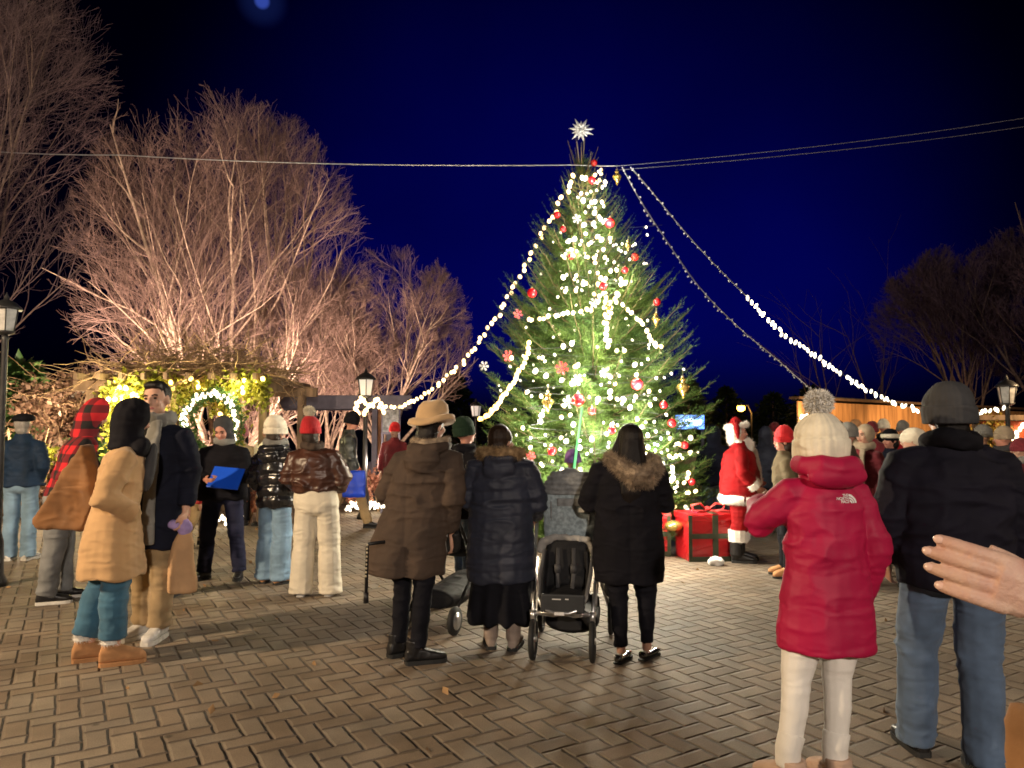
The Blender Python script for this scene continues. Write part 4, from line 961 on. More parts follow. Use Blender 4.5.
    def coat(s, mat, hem=.6, w=(.235, .215, .188, .200), d=(.15, .145, .125, .135), sl=(.082, .066, .056), quilt=None, amp=.010, drape=.012, name='coat', hood=None, collar=True, cut=.035, vox=None, smooth=4, yoff=0.0, sleeves=(True, True), puff=.012, seam=None, shear=(0, 0)):
        m = MB(); W = s.wide
        zs = [hem, hem+.02, .5*hem+.5*.98 if hem < .86 else hem+.04, 1.05, 1.25, 1.335, 1.385, 1.43, 1.475 if collar else 1.45]
        ws = [w[0]*.985, w[0], w[1], w[2], w[3], w[3]*.93, .138, .084, .074]
        ds = [d[0]*.98, d[0], d[1], d[2], d[3], d[3]*.92, .098, .080, .078]
        if hem >= 1.0: zs = [hem, hem+.02, hem+.05, 1.13 if hem < 1.1 else hem+.07, 1.25, 1.335, 1.385, 1.43, 1.475]
        m.tube([(0, yoff*(1-(z-hem)/(1.4-hem)), z) for z in zs], [(a*W, b*(.5+.5*W)) for a, b in zip(ws, ds)], 22)
        for i in (0, 1):
            if not sleeves[i]: continue
            sh, e, wr, pn = s.arms[i]; sd = (-1, 1)[i]; sh = Vector((sh.x*W/min(W, 1.15), sh.y, sh.z)); dd = (wr-e).normalized(); we = wr-dd*cut+dd*.02
            p0 = Vector((sd*.10*W, 0, 1.345))
            m.tube([p0, sh+Vector((sd*.012, 0, -.01)), sh.lerp(e, .4), sh.lerp(e, .85), e+(e-sh).normalized()*.004, e.lerp(wr, .25), e.lerp(wr, .7), we], [sl[0]*.86, sl[0]*.93, sl[0]*.97, sl[1]*1.06, sl[1]*1.06, sl[1], sl[2]*1.05, sl[2]], 12)
        if hood == 'down':
            m.tube([(-.105, .05, 1.44), (-.115, -.04, 1.43), (-.07, -.115, 1.415), (0, -.135, 1.405), (.07, -.115, 1.415), (.115, -.04, 1.43), (.105, .05, 1.44)], [(.035, .035)]*2+[(.05, .05)]*3+[(.035, .035)]*2, 10, (0, 0, 1))
            m.ell((0, -.125, 1.345), (.125, .055, .10))
        if hood == 'up':
            h = MB(); h.ell((0, -.028, 1.60), (.112, .125, .142)); h.tube([(0, -.01, 1.42), (0, -.025, 1.50), (0, -.03, 1.58)], [(.115, .105), (.105, .105), (.11, .12)], 14); h.xf(s.hd); m.add(h.v, h.f)
        seed = s.seed
        def disp(c, n):
            r = ridge(c*np.array((5.5, 5.5, 13))+seed)**2.5-.25; t = np.exp(-((c[:, 2]-1.08)/.13)**2)
            lowz = np.clip((hem+.42-c[:, 2])/.42, 0, 1); ang = np.arctan2(c[:, 0], c[:, 1])
            r3 = ridge(c*np.array((13, 13, 24))+seed+5)**2-.3; sh_ = np.exp(-((c[:, 2]-1.28)/.10)**2)
            o = amp*1.5*r*(.5+.8*t+.3*sh_)+amp*.55*r3*(.4+.8*t)+(vnoise(c*3.1+seed)-.5)*.016+drape*lowz*(np.sin(ang*5+3*vnoise(c*2+seed))*.6+vnoise(c*np.array((9, 9, 1.2))+seed)-.5)
            if seam:
                bk = (c[:, 1] < 0); o -= .0045*np.exp(-(c[:, 0]/.007)**2)*bk*(c[:, 2] < 1.36); o -= .004*np.exp(-((c[:, 2]-seam)/.008)**2)*(np.abs(c[:, 0]) < .3)
            if quilt:
                ph = (c[:, 2]+.012*np.sin(ang*2))/quilt; o += puff*(np.abs(np.sin(PI*ph))**.55-.65)+.004*(vnoise(c*np.array((26, 26, 14))+seed)-.5)*np.clip(1.3-np.abs(np.sin(PI*ph))*1.2, 0, 1)*2
            return c+n*o[:, None]
        if shear != (0, 0): m.xf(lambda p: Vector((p.x+shear[0]*max(0, 1.0-p.z), p.y+shear[1]*max(0, 1.0-p.z), p.z)))
        return s.soft(m, name, mat, vox, smooth, disp)
    def beanie(s, mat, pom=None, slouch=(0, 0), tall=0.0, cuff=True, name='beanie', size=1.0, rib=.0028, roll=0, low=0.0, pomr=.055):
        prof = [(1.573-low, .088, .104), (1.576-low, .097, .115), (1.60, .100, .118), (1.632, .099, .117), (1.638, .092, .109), (1.66, .093, .109), (1.69+tall*.4, .085, .099), (1.722+tall*.7, .066, .077), (1.744+tall, .042, .049), (1.752+tall, .012, .014)] if cuff else \
               [(1.573-low, .088, .104), (1.58-low, .094, .111), (1.61, .095, .112), (1.65, .092, .108), (1.69+tall*.5, .08, .094), (1.722+tall*.8, .056, .066), (1.737+tall, .02, .024)]
        zs = np.array([p[0] for p in prof]); t = np.linspace(0, 1, len(prof)); tt = np.linspace(0, 1, 26); rings = []; n = 72; g = np.random.default_rng(s.seed)
        for q in tt:
            z, a, b = (np.interp(q, t, [p[k] for p in prof]) for k in range(3)); e = max(0, z-1.64)
            rings.append([Vector(((a*size+rib*math.cos(24*an)*(1-.5*q)+.004*math.sin(3*an+z*40+s.seed))*math.cos(an)+slouch[0]*e, (b*size+rib*math.cos(24*an)*(1-.5*q)+.004*math.sin(2*an+z*33))*math.sin(an)-.008+slouch[1]*e, z)) for an in np.linspace(0, 2*PI, n, False)])
        m = MB(); m.loft(rings); h = s.raw(m, name, mat, True)
        if pom is not None:
            c = (slouch[0]*(.10+tall), slouch[1]*(.10+tall)-.008, 1.765+tall+pomr*.45); m = MB(); m.ell(c, (pomr*.8, pomr*.8, pomr*.75), 16, 11); me0 = m.mesh('p')
            p, nr = surf_samples(me0, 2600, 3); v, f = fuzz(p-nr*.006, nr, pomr*.34, .010, .45, .1, s.seed); v0 = np.array(m.v); k = len(v0)
            mm = MB(); mm.v = [tuple(x) for x in v0]+[tuple(x) for x in v]; mm.f = list(m.f)+[tuple(x+k) for x in f]
            s.raw(mm, 'pompom', pom, True, h, False)
        return h
    def furring(s, mat, path, r, n, L, name='fur_collar', head=False, W=.004, jit=.5, parent=None, down=.1):
        m = MB(); m.tube(path, r, 12, (0, 0, 1)); me0 = m.mesh('p'); p, nr = surf_samples(me0, n, s.seed); v, f = fuzz(p-nr*.01, nr, L, W, jit, down, s.seed); k = len(m.v)
        m.f = list(m.f)+[tuple(x+k) for x in f]; m.v = m.v+[tuple(x) for x in v]; return s.raw(m, name, mat, head, parent, False)
    def hair(s, mat, kind='short', name='hair'):
        m = MB(); extra = None
        if kind == 'short': m.ell((0, -.022, 1.622), (.083, .096, .092)); m.ell((0, .045, 1.675), (.06, .045, .03))
        if kind == 'nape': m.ell((0, -.03, 1.60), (.083, .085, .095)); m.ell((0, -.05, 1.53), (.066, .05, .06))
        if kind == 'bob': m.ell((0, -.018, 1.61), (.090, .102, .105)); m.ell((0, -.045, 1.53), (.085, .07, .09)); m.ell((0, -.07, 1.50), (.05, .045, .06))
        if kind == 'long':
            m.ell((0, -.016, 1.612), (.092, .106, .108)); m.tube([(0, -.03, 1.62), (0, -.07, 1.50), (.005, -.115, 1.36), (.01, -.135, 1.22), (.01, -.13, 1.14)], [(.088, .08), (.10, .07), (.115, .05), (.10, .036), (.06, .02)], 14)
            for sd in (-1, 1): m.tube([(sd*.06, 0, 1.62), (sd*.088, .0, 1.52), (sd*.10, -.04, 1.40), (sd*.09, -.09, 1.28)], [.03, .036, .03, .015], 8)
        m.xf(s.hd); sd = s.seed
        def disp(c, n): return c+n*(.006*(ridge(c*np.array((34, 34, 5))+sd)-.5))[:, None]
        o = s.soft(m, name, mat, .007, 3, disp)
        return o
    def shoes(s, mat, kind='boot', shaft=.17, sole=M_soleb, name=None, r=.046, sz=1.0, cuffmat=None):
        for i in (0, 1):
            f = s.feet[i]; lz = f[3] if len(f) > 3 else 0
            prof = [(-.088, .020, .045), (-.078, .032, .075), (-.03, .037, .088), (.03, .040, .082), (.085, .044, .062), (.135, .043, .050), (.168, .033, .040), (.18, .015, .028)]
            if kind == 'flat': prof = [(-.085, .018, .03), (-.078, .027, .05), (-.03, .03, .036), (.04, .034, .026), (.10, .038, .032), (.145, .032, .030), (.168, .015, .022)]
            if kind == 'ugg': prof = [(-.092, .028, .06), (-.08, .042, .10), (-.02, .047, .12), (.04, .050, .105), (.10, .053, .08), (.145, .05, .065), (.172, .035, .05), (.185, .015, .03)]
            m = MB(); z0 = .018
            def ring(y, hw, h): return [Vector((hw*np.sign(math.cos(a))*abs(math.cos(a))**.7, y, z0+h*.5+h*.5*np.sign(math.sin(a))*abs(math.sin(a))**.75)) for a in np.linspace(0, 2*PI, 16, False)]
            m.loft([ring(*p) for p in prof])
            if kind != 'flat':
                m.tube([(0, -.035, .04), (0, -.034, .09), (0, -.03, shaft)], [(.036, .044), (r*.95, r*1.05), (r, r*1.05)], 14)
            rz = Matrix.Rotation(R(f[2]), 3, 'Z'); T = lambda p: rz@(p*sz)+Vector((f[0], f[1]+.0, lz))
            m.xf(T); sd = s.seed
            me = organic(m, .0065 if s.vox < .016 else .010, 2, lambda c, n: c+n*(.0035*(ridge(c*30+sd)-.5))[:, None], 'shoe')
            nm = name or {'boot': 'boot', 'ugg': 'boot', 'flat': 'shoe', 'sneaker': 'sneaker'}[kind]
            o = s.put(me, nm, mat)
            q = MB(); out = [Vector(((hw+.004)*sx, y, 0)) for sx, seq in ((1, prof), (-1, prof[::-1])) for y, hw, h in seq]
            tk = .026 if kind != 'flat' else .012
            q.loft([[T(Vector((p.x, p.y, .001)))for p in out], [T(Vector((p.x, p.y, tk))) for p in out]]); s.put(q.mesh('sole', False), 'sole', sole, o)
            if cuffmat is not None:
                c = MB(); c.tube([(0, -.03, shaft-.03), (0, -.03, shaft+.02)], [(r*1.12, r*1.18)]*2, 14); c.xf(T); me0 = c.mesh('p'); p, nr = surf_samples(me0, 900, 2); v, ff = fuzz(p-nr*.006, nr, .022, .005, .5, 0, 4); k = len(c.v)
                c.f = list(c.f)+[tuple(x+k) for x in ff]; c.v = c.v+[tuple(x) for x in v]; s.put(c.mesh('fleece_cuff', False), 'fleece_cuff', cuffmat, o)
    def scarf(s, mat, r=.045, rad=.085, z=1.45, name='scarf'):
        m = MB(); rings = []; n = 26
        P = [(rad*math.cos(a), (rad+.01)*math.sin(a)-.005, z+.012*math.sin(2*a)) for a in np.linspace(0, 2*PI*.999, n)]
        m.tube(P, [(r, r*.8)]*n, 10, (0, 0, 1)); sd = s.seed
        return s.soft(m, name, mat, .009, 3, lambda c, nn: c+nn*(.012*(ridge(c*22+sd)-.5))[:, None])
def bone(p): return tuple(p)
# ------------------------------------------------------------------ cloth materials
K = {}
K['navy'] = cloth('navy_wool', (.009, .011, .024)); K['navyj'] = cloth('navy_jacket', (.012, .028, .062), .7); K['black'] = cloth('black_wool', (.006, .0055, .009)); K['blackt'] = cloth('black_trousers', (.006, .006, .010), .85)
K['camel'] = cloth('camel_wool', (.52, .32, .155), .9, var=.18, vscale=3); K['brownbag'] = cloth('brown_suede', (.20, .085, .025), .8, bump=.15)
K['brown'] = surf('brown_waxed_leather', (.082, .056, .042), .82, .35, 5, .35, 90, spec=.2, col2=(.055, .039, .031), bdist=.003, fold=.8)
K['leather'] = surf('dark_brown_leather', (.075, .028, .018), .38, .35, 7, .3, 70, spec=.5, bdist=.003, fold=.8)
K['puffn'] = surf('navy_puffer_nylon', (.024, .028, .048), .62, .25, 5, .2, 40, spec=.4, fold=.6); K['puffb'] = surf('shiny_black_puffer', (.012, .012, .015), .24, .2, 5, .2, 30, spec=.7)
K['red'] = surf('crimson_puffer', (.42, .003, .055), .62, .14, 3, .12, 70, fold=.5)
K['camo'] = surf('dark_camo_shell', (.11, .12, .12), .35, .6, 9, .2, 40, col2=(.012, .014, .015))
K['jeansl'] = cloth('light_blue_denim', (.20, .32, .46), .9, var=.3, vscale=5); K['jeanst'] = cloth('teal_blue_denim', (.045, .13, .21), .9, var=.25); K['jeansd'] = cloth('mid_blue_denim', (.10, .15, .24), .9, var=.3)
K['greyp'] = cloth('grey_fleece', (.18, .185, .19)); K['khaki'] = cloth('khaki_cotton', (.36, .25, .13)); K['cream'] = cloth('cream_cotton', (.72, .65, .52), var=.12); K['whitel'] = cloth('ivory_knit', (.84, .80, .74), var=.08, bump=.3)
K['navyt'] = cloth('navy_trousers', (.020, .022, .05)); K['grey'] = cloth('grey_knit', (.22, .215, .20)); K['greyd'] = cloth('charcoal_knit', (.06, .06, .065)); K['beige'] = cloth('beige_fleece', (.42, .33, .23)); K['maroon'] = cloth('maroon_wool', (.16, .012, .022)); K['redk'] = cloth('red_knit', (.50, .015, .022)); K['brightred'] = cloth('bright_red_knit', (.75, .02, .03))
K['creamk'] = cloth('cream_knit', (.82, .75, .60), var=.15, vscale=20); K['pink'] = cloth('pink_knit', (.60, .20, .30)); K['green'] = cloth('dark_green_knit', (.015, .035, .02)); K['tanf'] = surf('tan_felt', (.60, .39, .20), .9, .15, 6, .2, 200, sheen=.3); K['santa'] = surf('red_velvet', (.20, .004, .006), .85, .3, 6, .2, 120, spec=.15, fold=.7)
K['fur'] = surf('brown_fur', (.44, .30, .16), .8, .6, 22, 0, col2=(.16, .10, .05)); K['furw'] = surf('white_fur', (.80, .76, .70), .9, .12, 14, 0); K['furd'] = surf('grey_brown_fur', (.42, .32, .22), .7, .7, 18, 0, col2=(.12, .085, .06)); K['olive'] = cloth('olive_brown_cloth', (.11, .085, .05)); K['purple'] = cloth('purple_knit', (.26, .13, .42), var=.5, vscale=30)
K['ugg'] = surf('tan_suede', (.46, .23, .10), .9, .2, 9, .2, 160); K['uggp'] = surf('pinkish_beige_suede', (.52, .36, .27), .9, .15, 9, .2, 160); K['bootb'] = surf('black_leather', (.014, .013, .014), .4, .3, 9, .2, 60); K['boott'] = surf('taupe_suede', (.32, .25, .21), .85, .3, 9, .3, 120); K['sneak'] = surf('white_sneaker', (.62, .60, .58), .6, .25, 18, .2, 60); K['patent'] = surf('black_patent', (.01, .01, .01), .10, .1, 5, 0, spec=.9, coat=1)
K['darkblue'] = cloth('slate_blue_shell', (.03, .034, .055), .6); K['tan'] = cloth('tan_coat_cloth', (.34, .16, .06), .9)
def plaid():
    m, nt, b = newmat('buffalo_plaid'); Lk = nt.links.new
    tc = N(nt, 'ShaderNodeTexCoord'); sp = N(nt, 'ShaderNodeSeparateXYZ'); Lk(tc.outputs['Object'], sp.inputs[0])
    def Mx(op, a, b_=None):
        n = N(nt, 'ShaderNodeMath', operation=op)
        for i, x in enumerate((a, b_)):
            if x is None: continue
            if isinstance(x, (int, float)): n.inputs[i].default_value = x
            else: Lk(x, n.inputs[i])
        return n.outputs[0]
    xy = Mx('ADD', sp.outputs[0], Mx('MULTIPLY', sp.outputs[1], .8)); s1 = Mx('GREATER_THAN', Mx('FRACT', Mx('MULTIPLY', xy, 6.6)), .5); s2 = Mx('GREATER_THAN', Mx('FRACT', Mx('MULTIPLY', sp.outputs[2], 6.6)), .5)
    q = Mx('MULTIPLY', Mx('ADD', s1, s2), .5); rp = N(nt, 'ShaderNodeValToRGB'); rp.color_ramp.interpolation = 'CONSTANT'; e = rp.color_ramp.elements
    e[0].color = (.55, .012, .02, 1); e[1].position = .75; e[1].color = (.012, .009, .01, 1); x = e.new(.25); x.color = (.16, .007, .012, 1); Lk(q, rp.inputs[0]); Lk(rp.outputs[0], b.inputs['Base Color']); b.inputs['Roughness'].default_value = .9
    return m
K['plaid'] = plaid()
G = 'people in the square'
def A(l=None, r=None): return (l, r)
POCKET_L = ((-.265, -.07, 1.10), (-.165, .06, .93)); POCKET_R = ((.265, -.07, 1.10), (.165, .06, .93))
FWD_L = ((-.26, .06, 1.13), (-.16, .25, 1.16)); FWD_R = ((.26, .06, 1.13), (.16, .25, 1.16))

# 1 beret wearer, far left
p = Person('person in navy jacket and light jeans with a black beret at the far left', 21, 9.1, 1.76, 8, head=(0, 5, 0), vox=.016, arms=A(POCKET_L, POCKET_R), wide=1.08)
p.body(hand=(False, False)); p.trousers(K['jeansl'], knee=.082, hem=.080, hip=.18, hemz=.04); p.coat(K['navyj'], .86, name='jacket'); p.hair(M_hairg, 'nape'); p.shoes(K['sneak'], 'sneaker', .11, M_solew)
m = MB(); m.lathe([(.085, 1.625), (.115, 1.64), (.122, 1.668), (.095, 1.70), (.04, 1.715), (.006, 1.718)], (0.008, -.01, 0), 24); p.raw(m, 'beret', K['black'], True)
# 2 plaid hood
p = Person('person in red and black checked hooded jacket and grey sweatpants', 60, 6.96, 1.84, -60, lean=(0, .30), head=(0, -8, 0), vox=.014, arms=A(((-.24, .02, 1.10), (-.20, .16, .92)), ((.27, -.04, 1.09), (.22, .12, .92))), feet=((-.10, .06, 5), (.10, -.06, -5)), wide=1.05)
p.body(); p.trousers(K['greyp'], thigh=.098, knee=.088, hem=.075); p.coat(K['plaid'], .90, name='hooded_jacket', hood='up', w=(.225, .215, .20, .205)); p.shoes(K['bootb'], 'sneaker', .11, M_solew)
# 3 camel coat
p3 = p = Person('person in long camel coat, blue jeans and tan suede boots with a black hood', 113, 5.18, 1.77, -62, lean=(0, .12), head=(-15, -4, 0), vox=.011, arms=A(POCKET_L, ((.275, -.08, 1.10), (.175, .12, .97))), feet=((-.09, -.12, 2), (.09, .04, -3)), wide=1.02)
p.body(hand=(False, False)); p.trousers(K['jeanst'], knee=.086, hem=.084, hemz=.17, thigh=.1); p.coat(K['camel'], .56, w=(.235, .225, .20, .205), d=(.205, .185, .145, .145), amp=.008, drape=.018, sl=(.088, .072, .064), seam=1.03); p.shoes(K['ugg'], 'ugg', .17, K['ugg'], cuffmat=K['furw'])
m = MB(); m.ell((0, -.012, 1.615), (.108, .125, .13)); m.tube([(0, .0, 1.40), (0, -.01, 1.48), (0, -.02, 1.58)], [(.115, .11), (.10, .105), (.10, .11)], 14); m.ell((.03, .11, 1.41), (.10, .06, .07)); m.xf(p.hd); p.soft(m, 'knit_hood', K['black'], .011, 4, lambda c, n: c+n*(.014*(ridge(c*14)-.5))[:, None])
m = MB(); m.ell((.03, .165, 1.27), (.07, .04, .17)); p.soft(m, 'scarf_end', K['greyd'], .011, 3)
# brown suede shoulder bag hanging from the camel coat
b0 = at(84, 446, 5.32); t = MB()
tri = [(at(85, 447, 5.32)), at(37, 520, 5.36), at(42, 527, 5.36), at(84, 529, 5.34), at(96, 500, 5.30)]
c = sum(tri, Vector())/5; t.loft([[q+Vector((0, -.045, 0)) for q in tri], [c+(q-c)*1.04+Vector((0, .02, 0)) for q in tri], [q+Vector((0, .085, 0)) for q in tri]])
me = organic(t, .012, 5, lambda c_, n: c_+n*(.05*(ridge(c_*np.array((5, 5, 3)))-.5)+.012*(ridge(c_*15)-.5))[:, None]); o = link('slouchy_bag', me, None, K['brownbag']); tag(o, 'brown suede slouchy bag hanging at the back of the camel coat', 'bag')
# 4 tall man facing us, paper bag in his left hand
p = Person('tall dark haired person facing the camera in navy coat and long grey scarf', 155, 5.75, 1.955, 176, head=(4, 0, 4), vox=.012, arms=A(((-.235, -.02, 1.1), (-.235, .04, .86), (1, .1, 0)), ((.23, -.05, 1.1), (.17, .06, .93))), feet=((-.06, .02, 4), (.08, -.04, -20)))
p.body(face=True, curl=.9); p.trousers(K['khaki'], thigh=.09, knee=.078, hem=.072); p.coat(K['navy'], .60, name='overcoat', w=(.20, .195, .185, .195)); p.hair(M_hairb, 'short'); p.scarf(K['grey'], .05); p.shoes(K['sneak'], 'sneaker', .10, M_solew)
for sx in (-1, 1):
    m = MB(); m.tube([(sx*.05, .10, 1.44), (sx*.055, .150, 1.30), (sx*.05, .155, 1.05), (sx*.05, .165, .80), (sx*.05, .17, .64)], [(.045, .018), (.05, .02), (.048, .02), (.05, .02), (.048, .016)], 12, (1, 0, 0)); p.soft(m, 'scarf_end', K['grey'], .011, 2, lambda c_, n: c_+n*(.012*(ridge(c_*np.array((18, 18, 6)))-.5))[:, None])
# 5 dark figure behind the paper bag
p = Person('person in black coat and dark trousers half hidden behind the paper bag', 163, 7.1, 1.66, 15, head=(20, 0, 0), vox=.014)
p.body(); p.trousers(K['blackt']); p.coat(K['black'], .70); p.hair(M_hairb, 'nape'); p.shoes(K['bootb'], 'boot', .16)
bag = empty('paper_bag', (at(183, 565, 5.66).x, 5.66, at(182, 592, 5.66).z), R(12), 'brown paper bag with lilac tissue held by the tall navy coat', 'paper bag')
z1 = at(182, 531, 5.66).z-bag.location.z; m = MB(); m.tube([(0, 0, 0), (0, 0, .02), (-.01, 0, z1*.5), (0, 0, z1*.8), (.015, 0, z1)], [(.100, .05), (.106, .056), (.094, .05), (.07, .036), (.04, .02)], 16)
me = organic(m, .011, 1, lambda c_, n: c_+n*(.016*(ridge(c_*np.array((8, 8, 4)))-.5))[:, None]); link('bag', me, bag, surf('kraft_paper', (.56, .34, .18), .8, .2, 5, .2, 40))
m = MB(); m.ell((0, 0, z1+.03), (.055, .04, .06)); m.ell((-.06, 0, z1+.05), (.05, .03, .04)); me = organic(m, .010, 1, lambda c_, n: c_+n*(.025*(ridge(c_*22)-.5))[:, None]); link('tissue', me, bag, surf('lilac_tissue', (.40, .30, .62), .8, .2))
# 6 black coat with the blue folder
p = Person('person in black coat and grey hood looking down at a blue folder', 223, 8.0, 1.70, 178, head=(0, -22, 0), vox=.014, arms=A(((-.27, .02, 1.10), (-.09, .24, 1.06), (.9, -.1, .2)), ((.27, .02, 1.10), (.09, .24, 1.06), (-.9, -.1, .2))), feet=((-.19, .0, 14), (.17, .05, -18)), wide=1.22)
p.skin = M_skind; p.body(face=True, curl=.7); p.trousers(K['navyt'], thigh=.092, knee=.078, hem=.072); p.coat(K['black'], .84, name='jacket', w=(.225, .215, .20, .215)); p.shoes(K['bootb'], 'boot', .14)
m = MB(); m.ell((0, -.03, 1.625), (.105, .11, .118)); m.tube([(0, -.02, 1.44), (0, -.03, 1.55)], [(.11, .10), (.10, .10)], 12); m.xf(p.hd); p.soft(m, 'hood', K['greyd'], .011, 4); p.scarf(K['grey'], .04, .082, 1.455, 'collar_scarf')
m = MB(); m.box((0, 0, 0), (.165, .010, .125), Matrix.Rotation(R(-35), 3, 'X')@Matrix.Rotation(R(6), 3, 'Y')); o = m.build('folder', surf('blue_plastic', (.012, .10, .78), .35, .1, 5, 0), None, False, .006); o.location = at(226, 478, 7.70); tag(o, 'bright blue folder held by the person in the black coat', 'folder')
# 7 shiny puffer and cream hat
p = Person('person in shiny black puffer jacket, cream knit hat and light blue jeans', 275, 7.75, 1.66, -22, head=(-10, 0, 0), vox=.012, arms=A(((-.28, -.02, 1.09), (-.22, .12, .95)), ((.27, .0, 1.10), (.19, .18, .98))), wide=1.0)
p.body(); p.trousers(K['jeansl'], thigh=.098, knee=.098, hem=.105, hemz=.05, hip=.18); p.coat(K['puffb'], .80, name='puffer_jacket', quilt=.115, puff=.022, w=(.215, .215, .20, .215), d=(.15, .155, .15, .155), sl=(.095, .082, .066), hood='down'); p.scarf(K['grey'], .05, .09, 1.47, 'hood_scarf'); p.hair(M_hairbr, 'bob'); p.beanie(K['creamk'], slouch=(.25, -.35), tall=.03, size=1.16); p.shoes(K['ugg'], 'boot', .14, M_soleb)
# 8 leather jacket, red pompom hat
p = Person('person in brown leather jacket, cream wide trousers and red hat with cream pompom', 317, 7.2, 1.67, 2, lean=(-.09, 0), head=(-8, 0, 0), vox=.011, arms=A(((-.265, -.01, 1.13), (-.15, .17, 1.02)), ((.265, -.01, 1.13), (.15, .17, 1.02))), feet=((-.14, 0, 8), (.14, .02, -8)), wide=1.12)
p.body(); p.trousers(K['cream'], waist=1.06, hip=.20, thigh=.112, knee=.104, hem=.112, hemz=.025, depth=.135, amp=.0055); p.coat(K['leather'], 1.02, name='leather_jacket', w=(.195, .205, .215, .22), d=(.13, .145, .15, .15), sl=(.092, .082, .062), amp=.016); p.hair(M_hairbr, 'bob'); p.scarf(K['brown'], .04); p.beanie(K['redk'], pom=K['creamk'], pomr=.062); p.shoes(K['sneak'], 'sneaker', .09, M_solew)
# 9 dark camo jacket with blue bag
p = Person('person in glossy dark camouflage jacket and black beanie carrying a blue bag', 346, 11.8, 1.82, -78, head=(0, -12, 0), lean=(0, .06), vox=.016, arms=A(None, ((.26, .04, 1.10), (.24, .14, .88))), feet=((-.09, .34, 0), (.09, -.30, 0)), bend=(.03, .05))
p.skin = M_skind; p.body(face=True, curl=.9); p.trousers(K['khaki'], knee=.075, hem=.072); p.coat(K['camo'], .84, name='jacket'); p.beanie(K['black'], low=.02); p.shoes(K['bootb'], 'boot', .12)
bb = MB(); bb.tube([(0, 0, 0), (0, 0, .04), (0, 0, .36), (0, 0, .40)], [(.17, .05), (.18, .065), (.17, .05), (.165, .03)], 16); bo = link('tote_bag', organic(bb, .014, 2, lambda c_, n: c_+n*(.014*(ridge(c_*9)-.5))[:, None]), None, surf('royal_blue_vinyl', (.012, .06, .62), .4, .2)); bo.location = at(354, 497, 11.35); tag(bo, 'royal blue bag carried by the person in dark camouflage', 'bag')
# 10 brown coat and tan hat
p10 = p = Person('tall person in long brown coat and brimmed tan felt hat, seen from behind', 412, 5.30, 1.74, -10, head=(-30, 0, -8), vox=.0095, arms=A(((-.25, .02, 1.12), (-.18, .2, 1.0)), ((.25, -.02, 1.08), (.27, .05, .84))), feet=((-.08, .0, -38), (.10, -.14, -62)), bend=(.02, .0), lean=(.21, .0), wide=1.08, headz=-.015)
p.body(vox=.009); p.trousers(K['blackt'], thigh=.085, knee=.066, hem=.056, hemz=.10); co = p.coat(K['brown'], .555, w=(.262, .250, .205, .205), d=(.175, .165, .14, .14), sl=(.090, .074, .064), hood='down', amp=.012, drape=.014, shear=(-.12, 0), seam=1.02); p.hair(M_hairb, 'bob'); p.shoes(K['bootb'], 'boot', .15, M_soleb, r=.045, sz=1.05)
p.furring(K['furd'], [(-.10, .07, 1.475), (-.112, -.03, 1.475), (-.06, -.10, 1.465), (0, -.118, 1.46), (.06, -.10, 1.465), (.112, -.03, 1.475), (.10, .07, 1.475)], [.028]*7, 2600, .022, parent=co)
m = MB(); n_ = 48; pr = [(.088, .105, 1.600), (.098, .115, 1.612), (.152, .165, 1.604), (.160, .172, 1.614), (.150, .162, 1.642), (.118, .132, 1.650), (.105, .121, 1.652), (.104, .120, 1.69), (.094, .108, 1.735), (.066, .078, 1.765), (.025, .03, 1.770)]
m.loft([[Vector((a*math.cos(t), b*math.sin(t)-.01, z+.012*math.sin(2*t+.6)*(a > .11)+.006*math.cos(3*t))) for t in np.linspace(0, 2*PI, n_, False)] for a, b, z in pr]); p.raw(m, 'felt_hat', K['tanf'], True)
m = MB(); m.tube([(.292, .052, .84), (.295, .07, .80), (.29, .085, .735), (.285, .09, .70)], [(.03, .03), (.04, .032), (.042, .028), (.025, .02)], 10); p.soft(m, 'glove', surf('black_glove', (.015, .014, .014), .5, .2), .009, 2)
# walking stick held in front of the brown coat
k0, k1 = at(366, 600, 5.05), at(368, 544, 5.05); st_ = empty('walking_stick', (k0.x, 5.05, 0), 0, 'dark walking stick with pale studs beside the brown coat', 'walking stick')
dz = at(367, 600, 5.05).z; m = MB(); m.tube([(0, 0, dz), (.005, 0, k1.z-.02), (.012, 0, k1.z), (.12, .03, k1.z+.01)], [.012, .012, .012, .013], 8); m.tube([(0, 0, dz-.02), (0, 0, dz+.05)], [.018, .018], 8); m.build('stick', K['bootb'], st_)
m = MB(); [m.ell((.0+.001*k, -.013, dz+.16+.026*k), (.007, .006, .008), 8, 6) for k in range(9)]; m.build('studs', surf('pale_metal_studs', (.7, .62, .45), .3, .1, metal=.7), st_)
# 11 navy puffer
p = Person('person in long navy puffer coat with brown fur collar and black wide skirt', 501, 5.5, 1.655, -6, head=(-38, 0, 0), vox=.0095, arms=A(((-.24, .02, 1.10), (-.18, .18, 1.0)), ((.27, .03, 1.09), (.25, .20, .96))), feet=((-.08, .02, 12), (.10, .0, -6)), wide=1.17, headz=-.04)
p.body(vox=.009); co = p.coat(K['puffn'], .50, name='puffer_coat', w=(.225, .225, .205, .20), d=(.165, .165, .15, .145), sl=(.092, .080, .066), quilt=.098, puff=.010, amp=.010, hood='down'); p.hair(M_hairbr, 'bob'); p.shoes(K['boott'], 'boot', .20, M_soleb, r=.055, sz=1.05)
m = MB(); m.tube([(0, 0, .205), (0, 0, .22), (0, 0, .4), (0, 0, .7), (0, 0, .95)], [(.255, .19), (.26, .195), (.24, .18), (.2, .15), (.16, .12)], 24); sd_ = p.seed
